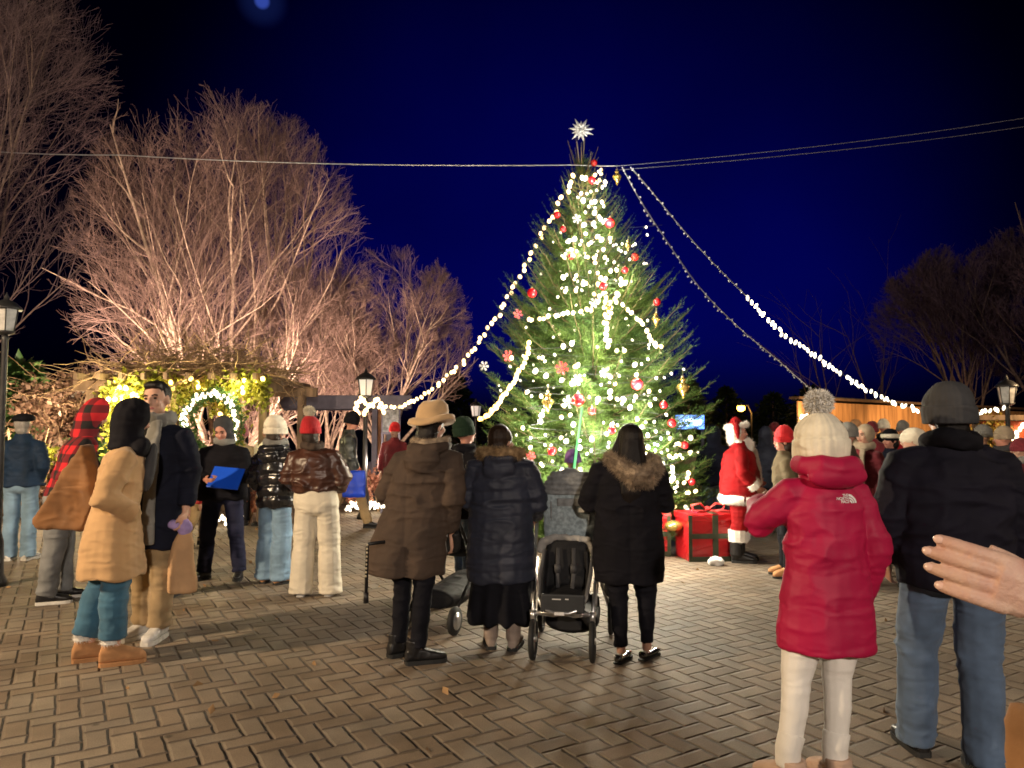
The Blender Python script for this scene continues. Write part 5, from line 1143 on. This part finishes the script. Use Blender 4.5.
p.soft(m, 'skirt', K['blackt'], .011, 3, lambda c_, n: c_+n*(.022*np.clip((.6-c_[:, 2])/.4, 0, 1)*np.sin(np.arctan2(c_[:, 0], c_[:, 1])*9+3*vnoise(c_*3)))[:, None])
p.furring(K['fur'], [(-.135, .06, 1.445), (-.15, -.04, 1.45), (-.09, -.12, 1.455), (0, -.145, 1.455), (.09, -.12, 1.455), (.15, -.04, 1.45), (.135, .06, 1.445)], [(.042, .036)]*7, 7000, .032, parent=co)
# 13 black coat, fur hood
p13 = p = Person('person with long black hair and black coat with a brown fur hood', 628, 5.2, 1.645, -4, head=(20, 0, 6), vox=.0095, arms=A(((-.265, .04, 1.13), (-.13, .24, 1.15)), ((.255, .04, 1.13), (.13, .24, 1.15))), feet=((-.06, -.02, -24), (.13, .06, -34)), bend=(.0, .0), wide=1.19, headz=-.03)
p.body(vox=.009); p.trousers(K['blackt'], thigh=.10, knee=.074, hem=.047, hemz=.115, hip=.185); co = p.coat(K['black'], .56, w=(.205, .215, .19, .195), d=(.155, .16, .14, .14), sl=(.090, .078, .064), amp=.010, drape=.010, seam=1.24); p.shoes(K['patent'], 'flat', .1, M_soleb)
p.hair(M_hairb, 'long')
m = MB(); m.tube([(-.12, .05, 1.44), (-.13, -.06, 1.43), (-.07, -.14, 1.385), (.03, -.19, 1.31), (.13, -.18, 1.315), (.19, -.08, 1.38), (.17, .04, 1.43)], [(.045, .035), (.05, .042), (.065, .045), (.085, .055), (.085, .06), (.065, .055), (.05, .05)], 12, (0, 0, 1)); me0 = m.mesh('p'); pp, nr = surf_samples(me0, 8000, 4); v, f = fuzz(pp-nr*.012, nr, .040, .0045, .5, .35, 9); k_ = len(m.v)
m.f = list(m.f)+[tuple(x+k_) for x in f]; m.v = m.v+[tuple(x) for x in v]; p.raw(m, 'fur_hood', K['furd'], False, co, False)
# 14 red velvet suit
p = Person('portly person in red velvet suit and hood trimmed with white fur, with a white beard', 739, 9.0, 1.66, -97, vox=.013, arms=A(((-.28, .03, 1.12), (-.2, .22, 1.0)), ((.29, .0, 1.10), (.24, .16, .93))), feet=((-.1, .04, 0), (.1, -.02, -6)), wide=1.16)
p.skin = M_skind; p.body(face=True); p.trousers(K['santa'], thigh=.118, knee=.112, hem=.10, hemz=.28, hip=.2); co = p.coat(K['santa'], .76, w=(.235, .235, .225, .215), d=(.225, .235, .215, .185), yoff=.03); p.shoes(K['bootb'], 'boot', .32, M_soleb, r=.068, sz=1.12)
p.furring(K['furw'], [(.25*math.cos(a), .235*math.sin(a)+.03, .77) for a in np.linspace(0, 2*PI*.99, 30)], [(.062, .045)]*30, 5000, .03, 'fur_hem', parent=co)
for i in (0, 1):
    h_, k_, a_ = p.knee(i); p.furring(K['furw'], [(a_.x, a_.y-.012, .26), (a_.x, a_.y-.012, .40)], [.115, .118], 1800, .03, 'fur_cuff')
    sh_, e_, w_, _ = p.arms[i]; p.furring(K['furw'], [tuple(e_.lerp(w_, .68)), tuple(e_.lerp(w_, .98))], [.082, .086], 1400, .03, 'sleeve_cuff', parent=co)
m = MB(); m.ell((0, -.03, 1.60), (.092, .10, .10)); m.ell((0, -.06, 1.52), (.085, .07, .10)); m.xf(p.hd); me0 = m.mesh('p'); q_, nr = surf_samples(me0, 4200, 5); v, f = fuzz(q_-nr*.01, nr, .035, .005, .5, .3, 6); k_ = len(m.v); m.f = list(m.f)+[tuple(x+k_) for x in f]; m.v = m.v+[tuple(x) for x in v]; p.raw(m, 'white_hair', K['furw'], False, None, False)
m = MB(); m.tube([(-.02, -.02, 1.64), (-.01, -.02, 1.69), (.04, -.03, 1.715), (.105, -.035, 1.685), (.135, -.03, 1.60), (.142, -.02, 1.50)], [(.095, .11), (.088, .10), (.065, .07), (.045, .05), (.028, .035), (.012, .014)], 14); hd_ = p.soft(m, 'hat', K['santa'], .010, 3)
p.furring(K['furw'], [(.108*math.cos(a), .118*math.sin(a)-.015, 1.665+.02*math.sin(a)) for a in np.linspace(0, 2*PI*.99, 26)], [.034]*26, 3600, .028, 'fur_trim', parent=hd_)
p.furring(K['furw'], [(0, .085, 1.50), (0, .118, 1.44), (0, .14, 1.36), (0, .15, 1.28)], [(.055, .03), (.075, .045), (.065, .04), (.02, .015)], 2200, .04, 'beard', down=.8)
p.furring(K['furw'], [(.0, .19, 1.36), (0, .235, 1.15), (0, .245, .95), (0, .24, .80)], [(.04, .03)]*4, 2200, .025, 'fur_front', parent=co)
p.furring(K['furw'], [(.145, -.02, 1.465), (.145, -.02, 1.49)], [.036, .036], 700, .02, 'pompom', parent=hd_)
# 15, 16, 17 behind
p = Person('person in dark navy jacket and blue jeans standing at the right edge of the tree', 714, 10.9, 1.62, 5, vox=.018, wide=1.1); p.body(); p.trousers(K['jeansd'], knee=.08, hem=.078); p.coat(K['navy'], .80, name='jacket', hood='up'); p.shoes(K['bootb'], 'boot', .12)
p = Person('person in slate blue hooded jacket right behind the red velvet suit', 767, 11.6, 1.60, -25, vox=.018, wide=1.15); p.body(); p.trousers(K['blackt']); p.coat(K['darkblue'], .72, name='hooded_jacket', hood='up'); p.shoes(K['sneak'], 'sneaker', .1, M_solew)
p = Person('person in bright red knit hat and olive jacket half hidden by the crimson coat', 785, 8.1, 1.56, 82, vox=.016, head=(0, 0, 0)); p.skin = M_skind; p.body(face=True); p.trousers(K['blackt']); p.coat(K['olive'], .74, name='jacket'); p.hair(M_hairbr, 'bob'); p.beanie(K['brightred'], tall=.03); p.shoes(K['ugg'], 'ugg', .22)
# 18 crimson coat, nearest
p18 = p = Person('person in long crimson puffer coat, cream pompom beanie, white leggings and beige boots', 824, 3.42, 1.655, 6, headz=-.045, head=(0, -3, 0), vox=.0085, arms=A(((-.265, .10, 1.20), (-.16, .33, 1.24)), ((.225, -.035, 1.09), (.205, .06, .86))), feet=((-.225, -.03, 24), (.0, -.03, 6)), bend=(.0, .0), wide=.94)
p.body(vox=.008); p.trousers(K['whitel'], thigh=.092, knee=.066, hem=.052, hemz=.14, amp=.0022, name='leggings'); p.shoes(K['uggp'], 'ugg', .15, K['uggp'], r=.058)
for i in (0, 1):
    h_, k_, a_ = p.knee(i); m = MB(); m.tube([(a_.x, a_.y-.012, .12), (a_.x, a_.y-.012, .19), a_.lerp(k_, .42)+Vector((0, -.012, 0))], [.056, .057, .060], 16); p.soft(m, 'sock', K['furw'], .008, 2)
co = p.coat(K['red'], .625, name='puffer_coat', w=(.240, .228, .198, .198), d=(.18, .17, .145, .14), sl=(.080, .072, .064), quilt=.165, puff=.008, amp=.009, drape=.008, cut=-.02, smooth=5)
m = MB(); m.tube([(-.115, .03, 1.475), (-.12, -.06, 1.47), (-.07, -.12, 1.465), (0, -.135, 1.46), (.07, -.12, 1.465), (.12, -.06, 1.47), (.115, .03, 1.475)], [(.045, .042)]*2+[(.055, .05)]*3+[(.045, .042)]*2, 12, (0, 0, 1)); m.ell((0, -.12, 1.425), (.145, .058, .062)); m.tube([(0, 0, 1.38), (0, -.005, 1.49)], [(.115, .105), (.105, .10)], 16)
p.soft(m, 'hood', K['red'], .009, 5, lambda c_, n: c_+n*(.010*(ridge(c_*np.array((6, 6, 12)))-.5))[:, None], parent=co)
p.hair(M_hairbr, 'nape'); p.beanie(K['creamk'], pom=K['furw'], tall=.01, size=1.22, rib=.0042, low=.03, pomr=.072)
# white emblem on the back of the right shoulder
def on_back(me, pts, off=.0025):
    bvh = BVHTree.FromPolygons([tuple(v.co) for v in me.vertices], [tuple(q.vertices) for q in me.polygons]); out = []
    for q in pts:
        h = bvh.ray_cast(Vector((q[0], -1.0, q[1])), Vector((0, 1, 0))); y = h[0].y if h[0] is not None else -.2; out.append(Vector((q[0], y-off, q[1])))
    return out
def emblem(person, coat_o, cx_, cz_, h):
    m = MB(); 
    for k, t in enumerate(('THE', 'NORTH', 'FACE')):
        cu = bpy.data.curves.new('t', 'FONT'); cu.body = t; cu.size = h*.44; cu.align_x = 'RIGHT'; cu.resolution_u = 3; cu.extrude = 0; cu.space_character = .95; cu.offset = h*.008; to = bpy.data.objects.new('t', cu); COL.objects.link(to)
        dg = bpy.context.evaluated_depsgraph_get(); me = bpy.data.meshes.new_from_object(to.evaluated_get(dg)); bpy.data.objects.remove(to)
        m.add(on_back(coat_o.data, [(cx_+v.co.x, cz_+h*.36-h*.33*k+v.co.y-h*.16) for v in me.vertices]), [tuple(q.vertices) for q in me.polygons])
    for r0, r1 in ((.16, .36), (.44, .64), (.72, .98)):
        n = 14; q = []
        for i in range(n+1):
            a = PI/2*i/n; q += [(cx_+h*.07+r0*h*math.cos(a), cz_-h*.5+r0*h*math.sin(a)), (cx_+h*.07+r1*h*math.cos(a), cz_-h*.5+r1*h*math.sin(a))]
        m.add(on_back(coat_o.data, q), [(2*i, 2*i+1, 2*i+3, 2*i+2) for i in range(n)])
    link('emblem', m.mesh('emblem', False), coat_o, surf('white_print', (.85, .83, .80), .6, .05))
emblem(p18, co, .055*p18.s, 1.322*p18.s, .040)
# 20 big man in dark clothes
p20 = p = Person('large person in dark jacket, dark grey beanie and blue jeans walking at the right', 952, 3.6, 1.795, -6, head=(0, 0, 0), headz=-.02, vox=.010, arms=A(((-.275, .02, 1.10), (-.24, .14, .90)), ((.275, -.02, 1.10), (.26, .08, .88))), feet=((-.13, .16, 4), (.05, -.10, -6)), bend=(.04, .02), wide=1.22)
p.body(vox=.009); p.trousers(K['jeansd'], thigh=.102, knee=.088, hem=.082, hemz=.045, hip=.18); p.coat(cloth('dark_jacket', (.010, .009, .018), .8), .80, name='jacket', w=(.205, .205, .20, .215), d=(.15, .155, .155, .155), sl=(.098, .085, .068), amp=.015, seam=1.27); p.hair(M_hairb, 'nape'); p.beanie(K['greyd'], size=1.1, low=.02); p.shoes(K['bootb'], 'sneaker', .11, M_soleb); p.scarf(K['black'], .045, .09, 1.46, 'collar')
# right crowd
p = Person('person in grey beanie with pink face just right of the crimson coat', 849, 8.3, 1.62, 70, vox=.016); p.skin = M_skind; p.body(face=True); p.trousers(K['blackt']); p.coat(K['brown'], .70); p.beanie(K['grey']); p.shoes(K['bootb'])
p = Person('person in beige fleece hood and brown coat with a pale scarf', 866, 8.9, 1.62, 120, vox=.016); p.body(face=True); p.trousers(K['jeansd']); p.coat(K['maroon'], .62); p.scarf(K['beige'], .05); m = MB(); m.ell((0, -.03, 1.61), (.108, .115, .125)); m.xf(p.hd); p.soft(m, 'hood', K['beige'], .014, 3); m = MB(); m.tube([(-.06, .13, 1.42), (-.07, .17, 1.2), (-.08, .18, .98)], [(.04, .02)]*3, 10, (1, 0, 0)); p.soft(m, 'scarf_end', K['beige'], .012, 2); p.shoes(K['sneak'], 'sneaker', .1)
p = Person('person in maroon hat and maroon jacket under the plank stall', 874, 11.5, 1.66, 150, vox=.018, wide=1.1); p.skin = M_skind; p.body(face=True); p.trousers(K['blackt']); p.coat(K['maroon'], .78, name='jacket'); p.beanie(K['maroon']); p.shoes(K['bootb'])
p = Person('person in navy coat and cream and black striped hat facing left', 892, 9.2, 1.56, 112, vox=.016); p.skin = M_skind; p.body(face=True); p.trousers(K['jeansd']); p.coat(K['navy'], .70); p.hair(M_hairb, 'bob'); p.beanie(K['black'], cuff=False); m = MB(); P_ = [(.1*math.cos(a), .118*math.sin(a)-.008, 1.635) for a in np.linspace(0, 2*PI*.99, 26)]; m.tube(P_, [(.03, .016)]*26, 8, (0, 0, 1)); p.raw(m, 'hat_band', K['creamk'], True); p.shoes(K['sneak'], 'sneaker', .1, M_solew)
p = Person('person with a cream hood tilted beside the big dark jacket', 914, 7.6, 1.58, 60, vox=.016, head=(0, 0, 25)); p.body(); p.trousers(K['blackt']); p.coat(K['navy'], .66); m = MB(); m.ell((0, -.012, 1.63), (.115, .14, .105)); m.xf(p.hd); p.soft(m, 'hood', K['creamk'], .014, 3, lambda c_, n: c_+n*(.02*(ridge(c_*9)-.5))[:, None]); p.shoes(K['bootb'])
p = Person('person in maroon coat at the right edge in front of the red orange stall', 1022, 8.2, 1.45, 40, vox=.016, wide=1.1); p.body(); p.trousers(K['blackt']); p.coat(K['maroon'], .62); p.beanie(K['maroon']); p.scarf(K['grey'], .055); p.shoes(K['bootb'])
p = Person('person in pale grey knit hat left of the slanting light rows', 985, 9.6, 1.60, 80, vox=.018); p.body(); p.trousers(K['blackt']); p.coat(K['navy'], .66); p.beanie(K['grey']); p.shoes(K['bootb'])
# between the near figures
p = Person('person in dark green beanie and black jacket behind the brown and navy coats', 466, 7.35, 1.67, -62, vox=.014, head=(0, 8, 0)); p.skin = M_skind; p.body(face=True); p.trousers(K['jeansd']); p.coat(K['black'], .74, name='jacket', hood='down'); p.beanie(K['green'], low=.02); p.shoes(K['bootb'], 'sneaker', .1, M_solew)
p = Person('far person in red hat between the leather jacket and the brown coat', 394, 13.0, 1.66, 170, vox=.018); p.body(face=True); p.trousers(K['blackt']); p.coat(K['maroon'], .70); p.beanie(K['brightred']); p.shoes(K['bootb'])
p = Person('small far person in pink hat behind the shoulder of the black coat', 241, 12.4, 1.58, 175, vox=.018); p.body(face=True); p.trousers(K['blackt']); p.coat(K['beige'], .70); p.beanie(K['pink'], tall=.05); p.shoes(K['bootb'])
p = Person('far person in white coat standing right of the wreath behind the cream knit hat', 266, 12.3, 1.66, 160, vox=.018); p.body(face=True); p.trousers(K['blackt']); p.coat(K['whitel'], .70); p.hair(M_hairbr, 'bob'); p.shoes(K['bootb'])
p = Person('child in red jacket and khaki trousers bending down behind the paper bag', 197, 10.2, 1.12, -70, lean=(0, .95), vox=.018, feet=((-.1, .1, 0), (.1, -.2, 0)), bend=(.08, .02)); p.body(); p.trousers(K['khaki'], thigh=.11, knee=.09); p.coat(K['redk'], .88, name='jacket', hood='up'); p.shoes(K['bootb'])

for lab, px, Y, H, fc, cm, hm, wd in (('person in charcoal coat and dark beanie deep in the market crowd, near the cream beanie', 839, 10.4, 1.66, 20, 'black', 'greyd', 1.1), ('person in beige coat and tan hat deep in the market crowd under the plank stall', 858, 12.6, 1.70, -160, 'beige', 'ugg', 1.0),
                                      ('person in black coat and cream hat far back under the plank stall', 886, 13.4, 1.72, 190, 'black', 'creamk', 1.1), ('person in red coat and grey hat far back beside the cream hood', 905, 12.0, 1.68, 150, 'redk', 'grey', 1.05), ('person in dark green coat and pale hat at the right edge below the slanting lights', 1006, 9.0, 1.58, 60, 'olive', 'beige', 1.1), ('person in dark coat with red hat between the slate hood and the red knit hat', 776, 13.2, 1.66, 170, 'black', 'maroon', 1.1)):
    p = Person(lab, px, Y, H, fc, vox=.018, wide=wd, arms=A(POCKET_L, POCKET_R)); p.skin = M_skind; p.body(face=abs(fc) > 90); p.trousers(K['blackt']); p.coat(K[cm], .68); p.beanie(K[hm]); p.scarf(K['greyd']); p.shoes(K['bootb'])
# ------------------------------------------------------------------ stroller
M_frame = surf('silver_frame', (.62, .62, .63), .28, .1, 20, 0, metal=.9); M_blackf = cloth('black_stroller_fabric', (.014, .014, .016), .7); M_greyf = cloth('heather_grey_fabric', (.33, .40, .44), .9, vscale=40, var=.35); M_greyd2 = cloth('dark_grey_canopy', (.22, .23, .24), .85, vscale=30); M_tyre = surf('rubber_tyre', (.015, .015, .015), .7, .2, 20, .2)
SY = 5.28; sr_ = empty('stroller', (gx(569, SY), SY, 0), R(-9), 'stroller with grey hood and empty black harness seat between two dark coats', 'stroller')
for x, y, r in ((-.245, -.10, .145), (.165, -.10, .145), (-.27, .62, .15), (.27, .62, .15)):
    w = MB(); rg = []
    for k in range(28):
        a = 2*PI*k/28; rg += [Vector((x+.020*math.cos(b), y+(r-.022+.022*math.sin(b))*math.cos(a), r+(r-.022+.022*math.sin(b))*math.sin(a))) for b in np.linspace(0, 2*PI, 8, False)]
    w.v = [tuple(q) for q in rg]; w.f = [(k*8+i, k*8+(i+1) % 8, (k+1) % 28*8+(i+1) % 8, (k+1) % 28*8+i) for k in range(28) for i in range(8)]
    wh = empty('wheel', (0, 0, 0)); wh.parent = sr_; w.build('tyre', M_tyre, wh)
    q = MB()
    for k in range(5):
        a = 2*PI*k/5; q.tube([(x, y, r), (x, y+(r-.04)*math.cos(a), r+(r-.04)*math.sin(a))], .010, 6)
    q.lathe([(.022, -.025), (.022, .025)], (x, y, r), 10, Matrix.Rotation(PI/2, 3, 'Y')); q.build('rim', M_frame, wh)
for sx, x in ((-1, -.245), (1, .165)):
    f_ = MB(); f_.tube([(x, -.10, .15), (x, -.105, .30), (x, -.10, .34)], [.018, .020, .024], 10); f_.tube([(x, -.10, .30), (x*1.05, .10, .45), (x*1.1, .35, .62)], .014, 8); f_.build('fork', M_frame, sr_)
    f_ = MB(); f_.tube([(x*1.08, .02, .36), (x*1.16, .30, .60), (x*1.14, .42, .95), (x*1.1, .62, 1.05)], .015, 8); f_.tube([(x*1.1, .28, .58), (sx*.27, .62, .16)], .014, 8); f_.build('side_frame', M_frame, sr_)
f_ = MB(); f_.tube([(-.25, -.10, .325), (-.1, -.115, .315), (.05, -.115, .315), (.17, -.10, .325)], .015, 8); f_.build('cross_bar', M_frame, sr_)
f_ = MB(); f_.tube([(-.185, .10, .72), (-.205, -.04, .56), (-.20, -.16, .44), (-.165, -.20, .375), (-.09, -.215, .352), (.01, -.215, .352), (.085, -.20, .375), (.125, -.16, .44), (.15, -.04, .58), (.165, .10, .74)], .014, 10); f_.build('bumper_frame', M_frame, sr_)
ox = -.03
s_ = MB(); s_.tube([(ox, -.16, .405), (ox, -.05, .42), (ox, .07, .44)], [(.150, .055), (.155, .05), (.150, .055)], 18, (1, 0, 0)); s_.tube([(ox, .06, .42), (ox, .12, .58), (ox, .16, .78)], [(.145, .030), (.155, .03), (.15, .025)], 18, (1, 0, 0))
for sx in (-1, 1): s_.tube([(ox+sx*.15, -.08, .42), (ox+sx*.16, .05, .52), (ox+sx*.15, .14, .70)], [(.018, .05)]*3, 8, (1, 0, 0))
link('lower_seat', organic(s_, .010, 3, lambda c, n: c+n*(.006*(ridge(c*12)-.5))[:, None]), sr_, M_blackf)
s_ = MB(); s_.box((ox, -.205, .415), (.15, .012, .062)); s_.build('foot_panel', surf('black_panel', (.03, .032, .035), .5, .2), sr_, False, .01)
s_ = MB(); s_.box((ox-.04, -.219, .445), (.030, .001, .004)); s_.box((ox+.03, -.219, .447), (.012, .001, .004)); s_.build('maker_mark', surf('pale_print', (.6, .6, .6), .5), sr_, False)
s_ = MB(); s_.box((ox-.02, -.232, .352), (.034, .003, .011)); s_.build('white_badge', surf('white_badge', (.8, .8, .8), .4), sr_, False, .003)
for sx in (-1, 1):
    h_ = MB(); h_.tube([(ox+sx*.055, .098, .74), (ox+sx*.058, .045, .57), (ox+sx*.050, -.01, .47), (ox, -.06, .462)], [(.016, .004)]*4, 8, (1, 0, 0)); h_.box((ox+sx*.057, .05, .60), (.022, .012, .03)); h_.build('harness_strap', surf('harness_webbing', (.055, .055, .06), .6, .2), sr_)
# upper seat seen from behind
s_ = MB(); s_.tube([(-.01, .30, .73), (-.01, .28, .80), (-.01, .265, .95), (-.01, .26, 1.08), (-.01, .27, 1.13)], [(.195, .05), (.20, .06), (.205, .065), (.205, .065), (.20, .06)], 24, (1, 0, 0)); link('upper_seat_back', organic(s_, .009, 3, lambda c, n: c+n*(.005*(ridge(c*10)-.5))[:, None]), sr_, M_greyf)
s_ = MB(); s_.tube([(-.01, .28, 1.085), (-.01, .285, 1.11), (-.01, .30, 1.17), (-.01, .33, 1.22), (-.01, .36, 1.245)], [(.205, .085), (.212, .10), (.205, .12), (.175, .12), (.10, .07)], 26, (1, 0, 0)); link('canopy', organic(s_, .009, 3, lambda c, n: c+n*(.006*np.sin(c[:, 2]*170)*(c[:, 2] > 1.1)+.004*(ridge(c*10)-.5))[:, None]), sr_, M_greyd2)
s_ = MB(); s_.box((-.01, .196, 1.055), (.095, .006, .03), Matrix.Rotation(R(4), 3, 'X')); s_.build('mesh_window', M_greyd2, sr_, False, .008)
s_ = MB(); s_.box((.075, .194, 1.0), (.020, .006, .015), Matrix.Rotation(R(4), 3, 'X')); s_.build('white_tag', surf('white_tag', (.75, .75, .73), .7), sr_, False)
for sx in (-1, 1):
    s_ = MB(); s_.tube([(sx*.13-.01, .245, .80), (sx*.14-.01, .217, .95), (sx*.14-.01, .212, 1.06)], [(.006, .004)]*3, 6); s_.build('seam', M_greyd2, sr_)
bl = MB(); bl.tube([(-.225, .12, .70), (-.20, .13, .775), (-.10, .155, .81), (.02, .16, .80), (.13, .15, .79), (.175, .12, .70), (.185, .10, .62)], [(.035, .016), (.035, .02), (.022, .02), (.02, .018), (.022, .02), (.03, .018), (.02, .012)], 10, (0, 0, 1)); link('muslin_blanket', organic(bl, .008, 2, lambda c, n: c+n*(.014*(ridge(c*24)-.5))[:, None]), sr_, K['greyd'] if False else cloth('grey_white_muslin', (.34, .33, .32), .9))
bk = MB(); bk.tube([(0, .15, .22), (0, .20, .20), (0, .50, .20), (0, .58, .30)], [(.19, .08), (.2, .09), (.2, .09), (.19, .06)], 16, (1, 0, 0)); link('basket', organic(bk, .014, 3), sr_, M_blackf)
hb = MB(); hb.tube([(-.27, .62, 1.05), (-.26, .72, 1.08), (.25, .72, 1.08), (.26, .62, 1.05)], .017, 9); hb.build('handlebar', M_blackf, sr_)
dd = MB(); dd.ell((.285, .10, .56), (.06, .09, .10)); dd.ell((.29, .05, .47), (.05, .06, .06)); o = link('hanging_bag', organic(dd, .012, 3, lambda c, n: c+n*(.012*(ridge(c*11)-.5))[:, None]), None, M_blackf); o.location = sr_.location; o.rotation_euler = sr_.rotation_euler; tag(o, 'small black pouch hanging at the right side of the stroller', 'bag')
tp = Person('toddler in purple patterned hat sitting in the stroller under the grey hood', 573, SY+.62, 1.0, 0, vox=.02, feet=((-.1, .42, 0, .52), (.1, .42, 0, .52)), bend=(.12, .12), arms=(None, ((.25, .10, 1.22), (.12, .28, 1.34))))
tp.root.location.z = .40; tp.body(); tp.trousers(K['navyt']); tp.coat(K['purple'], .85); tp.beanie(K['purple'], size=1.12, tall=.01); tp.shoes(K['bootb'], 'boot', .13)
g0, g1 = at(574, 470, SY+.5), at(582, 407, SY+.5); m = MB(); m.tube([g0, g0.lerp(g1, .5), g1], [.010, .010, .009], 8); o = m.build('light_stick', glow('green_glow', (.03, .62, .16), .75)); tag(o, 'thin glowing green stick held up from the stroller towards the biggest red bauble', 'light stick')
# second, low stroller behind the brown coat
Y2 = 6.25; s2 = empty('stroller', (gx(450, Y2), Y2, 0), R(-20), 'low black stroller with a yellow reflector behind the legs of the brown coat', 'stroller')
b_ = MB(); b_.tube([(0, -.30, .24), (0, -.1, .22), (0, .25, .25), (0, .40, .30)], [(.16, .07), (.18, .09), (.18, .09), (.14, .06)], 14, (1, 0, 0)); link('basket', organic(b_, .013, 3, lambda c, n: c+n*(.010*(ridge(c*9)-.5))[:, None]), s2, M_blackf)
b_ = MB(); b_.tube([(0, .15, .55), (0, -.05, .62), (0, -.22, .95)], [(.17, .05), (.17, .06), (.16, .04)], 14, (1, 0, 0)); link('seat', organic(b_, .014, 3), s2, M_blackf)
for sx in (-1, 1):
    f_ = MB(); f_.tube([(sx*.2, .46, .12), (sx*.2, .1, .45), (sx*.2, -.35, .95)], .013, 7); f_.tube([(sx*.2, -.38, .12), (sx*.2, .1, .45)], .013, 7); f_.build('side_frame', M_blackf, s2)
    for y in (-.38, .46):
        w = MB(); w.lathe([(.07, -.02), (.105, -.018), (.112, 0), (.105, .018), (.07, .02)], (sx*.22, y, .112), 20, Matrix.Rotation(PI/2, 3, 'Y')); wl_ = w.build('wheel', M_tyre, s2); h_ = MB(); h_.lathe([(.068, -.024), (.068, .024)], (sx*.22, y, .112), 14, Matrix.Rotation(PI/2, 3, 'Y')); h_.build('rim', M_frame, wl_)
f_ = MB(); f_.tube([(-.2, -.35, .95), (.2, -.35, .95)], .015, 7); f_.build('handlebar', M_blackf, s2)
f_ = MB(); f_.box((.19, .12, .17), (.004, .055, .016)); f_.build('reflector', surf('yellow_reflector', (.75, .68, .03), .3, .05), s2, False)
# hand reaching in at the right, close to the camera
HX, HY = 1.22, 1.12; Hh = 1.66; fa = 84
hp = Person('person reaching a bare hand into the picture from beyond the right edge', 512, HY, Hh, fa, vox=.010, feet=((-.1, 0, 10), (.1, 0, -10)))
hp.root.location = (HX, HY, 0)
def loc_of(w): 
    v = Matrix.Rotation(-R(fa), 3, 'Z')@(Vector(w)-Vector((HX, HY, 0))); return v/hp.s
wr_ = at(1064, 608, 1.0); el_ = Vector((wr_.x+.235, .95, wr_.z-.07)); pn_ = Matrix.Rotation(-R(fa), 3, 'Z')@Vector((.05, 1, 0)); a = hp.arms[0]
hp.arms[0] = (a[0], loc_of(el_), loc_of(wr_+Vector((.02, 0, 0))), pn_)
NAILS.clear()
hp.skin = surf('pale_hand_skin', (.60, .41, .31), .55, .2, 26, .5, 140, fold=.3, col2=(.52, .30, .23))
hb_ = hp.body(vox=.0027, curl=.34, hsize=.97, thumb_out=False, flen=1.26, fr=.0099, spread=.018)
for c_, t_, n_, r_ in NAILS[:4]:
    e = MB(); lt = t_.cross(n_); e.ell((0, 0, 0), (.0062, .0075, .0022), 10, 7, Matrix((lt, t_, n_)).transposed()); e.xf(lambda q: q+c_); hp.raw(e, 'nail', surf('nail', (.70, .46, .38), .3, .05, 9, 0), False, hb_); hp.trousers(K['blackt']); hp.coat(K['tan'], .7, cut=.03); hp.shoes(K['bootb']); hp.hair(M_hairbr, 'bob')
bgo = empty('shopping_bag', (.60+.075, .86, .70), 0, 'brown paper bag at the lower right corner below the reaching hand', 'bag')
m = MB(); q = []
for z, w_, d_, x_ in ((0, .105, .06, 0), (.02, .108, .062, 0), (.30, .102, .055, .014), (.555, .10, .05, .026), (.57, .10, .05, .027)):
    q.append([Vector((x_+sx*w_, sy*d_, z)) for sx, sy in ((-1, -1), (1, -1), (1, 1), (-1, 1))])
m.loft(q); link('bag', organic(m, .0055, 1, lambda c, n: c+n*(.020*(ridge(c*np.array((8, 8, 5))+3)-.5)+.012*(ridge(c*19)-.5)+.004*(ridge(c*47)-.5))[:, None]), bgo, surf('orange_brown_paper', (.36, .18, .075), .8, .35, 5, .3, 70, fold=.8))
m = MB(); m.tube([(-.03, -.045, .55), (-.02, -.04, .62), (.03, -.03, .66), (.09, -.03, .62), (.10, -.04, .55)], .006, 7); m.build('handle', M_vine, bgo)
print('objects', len(bpy.data.objects))
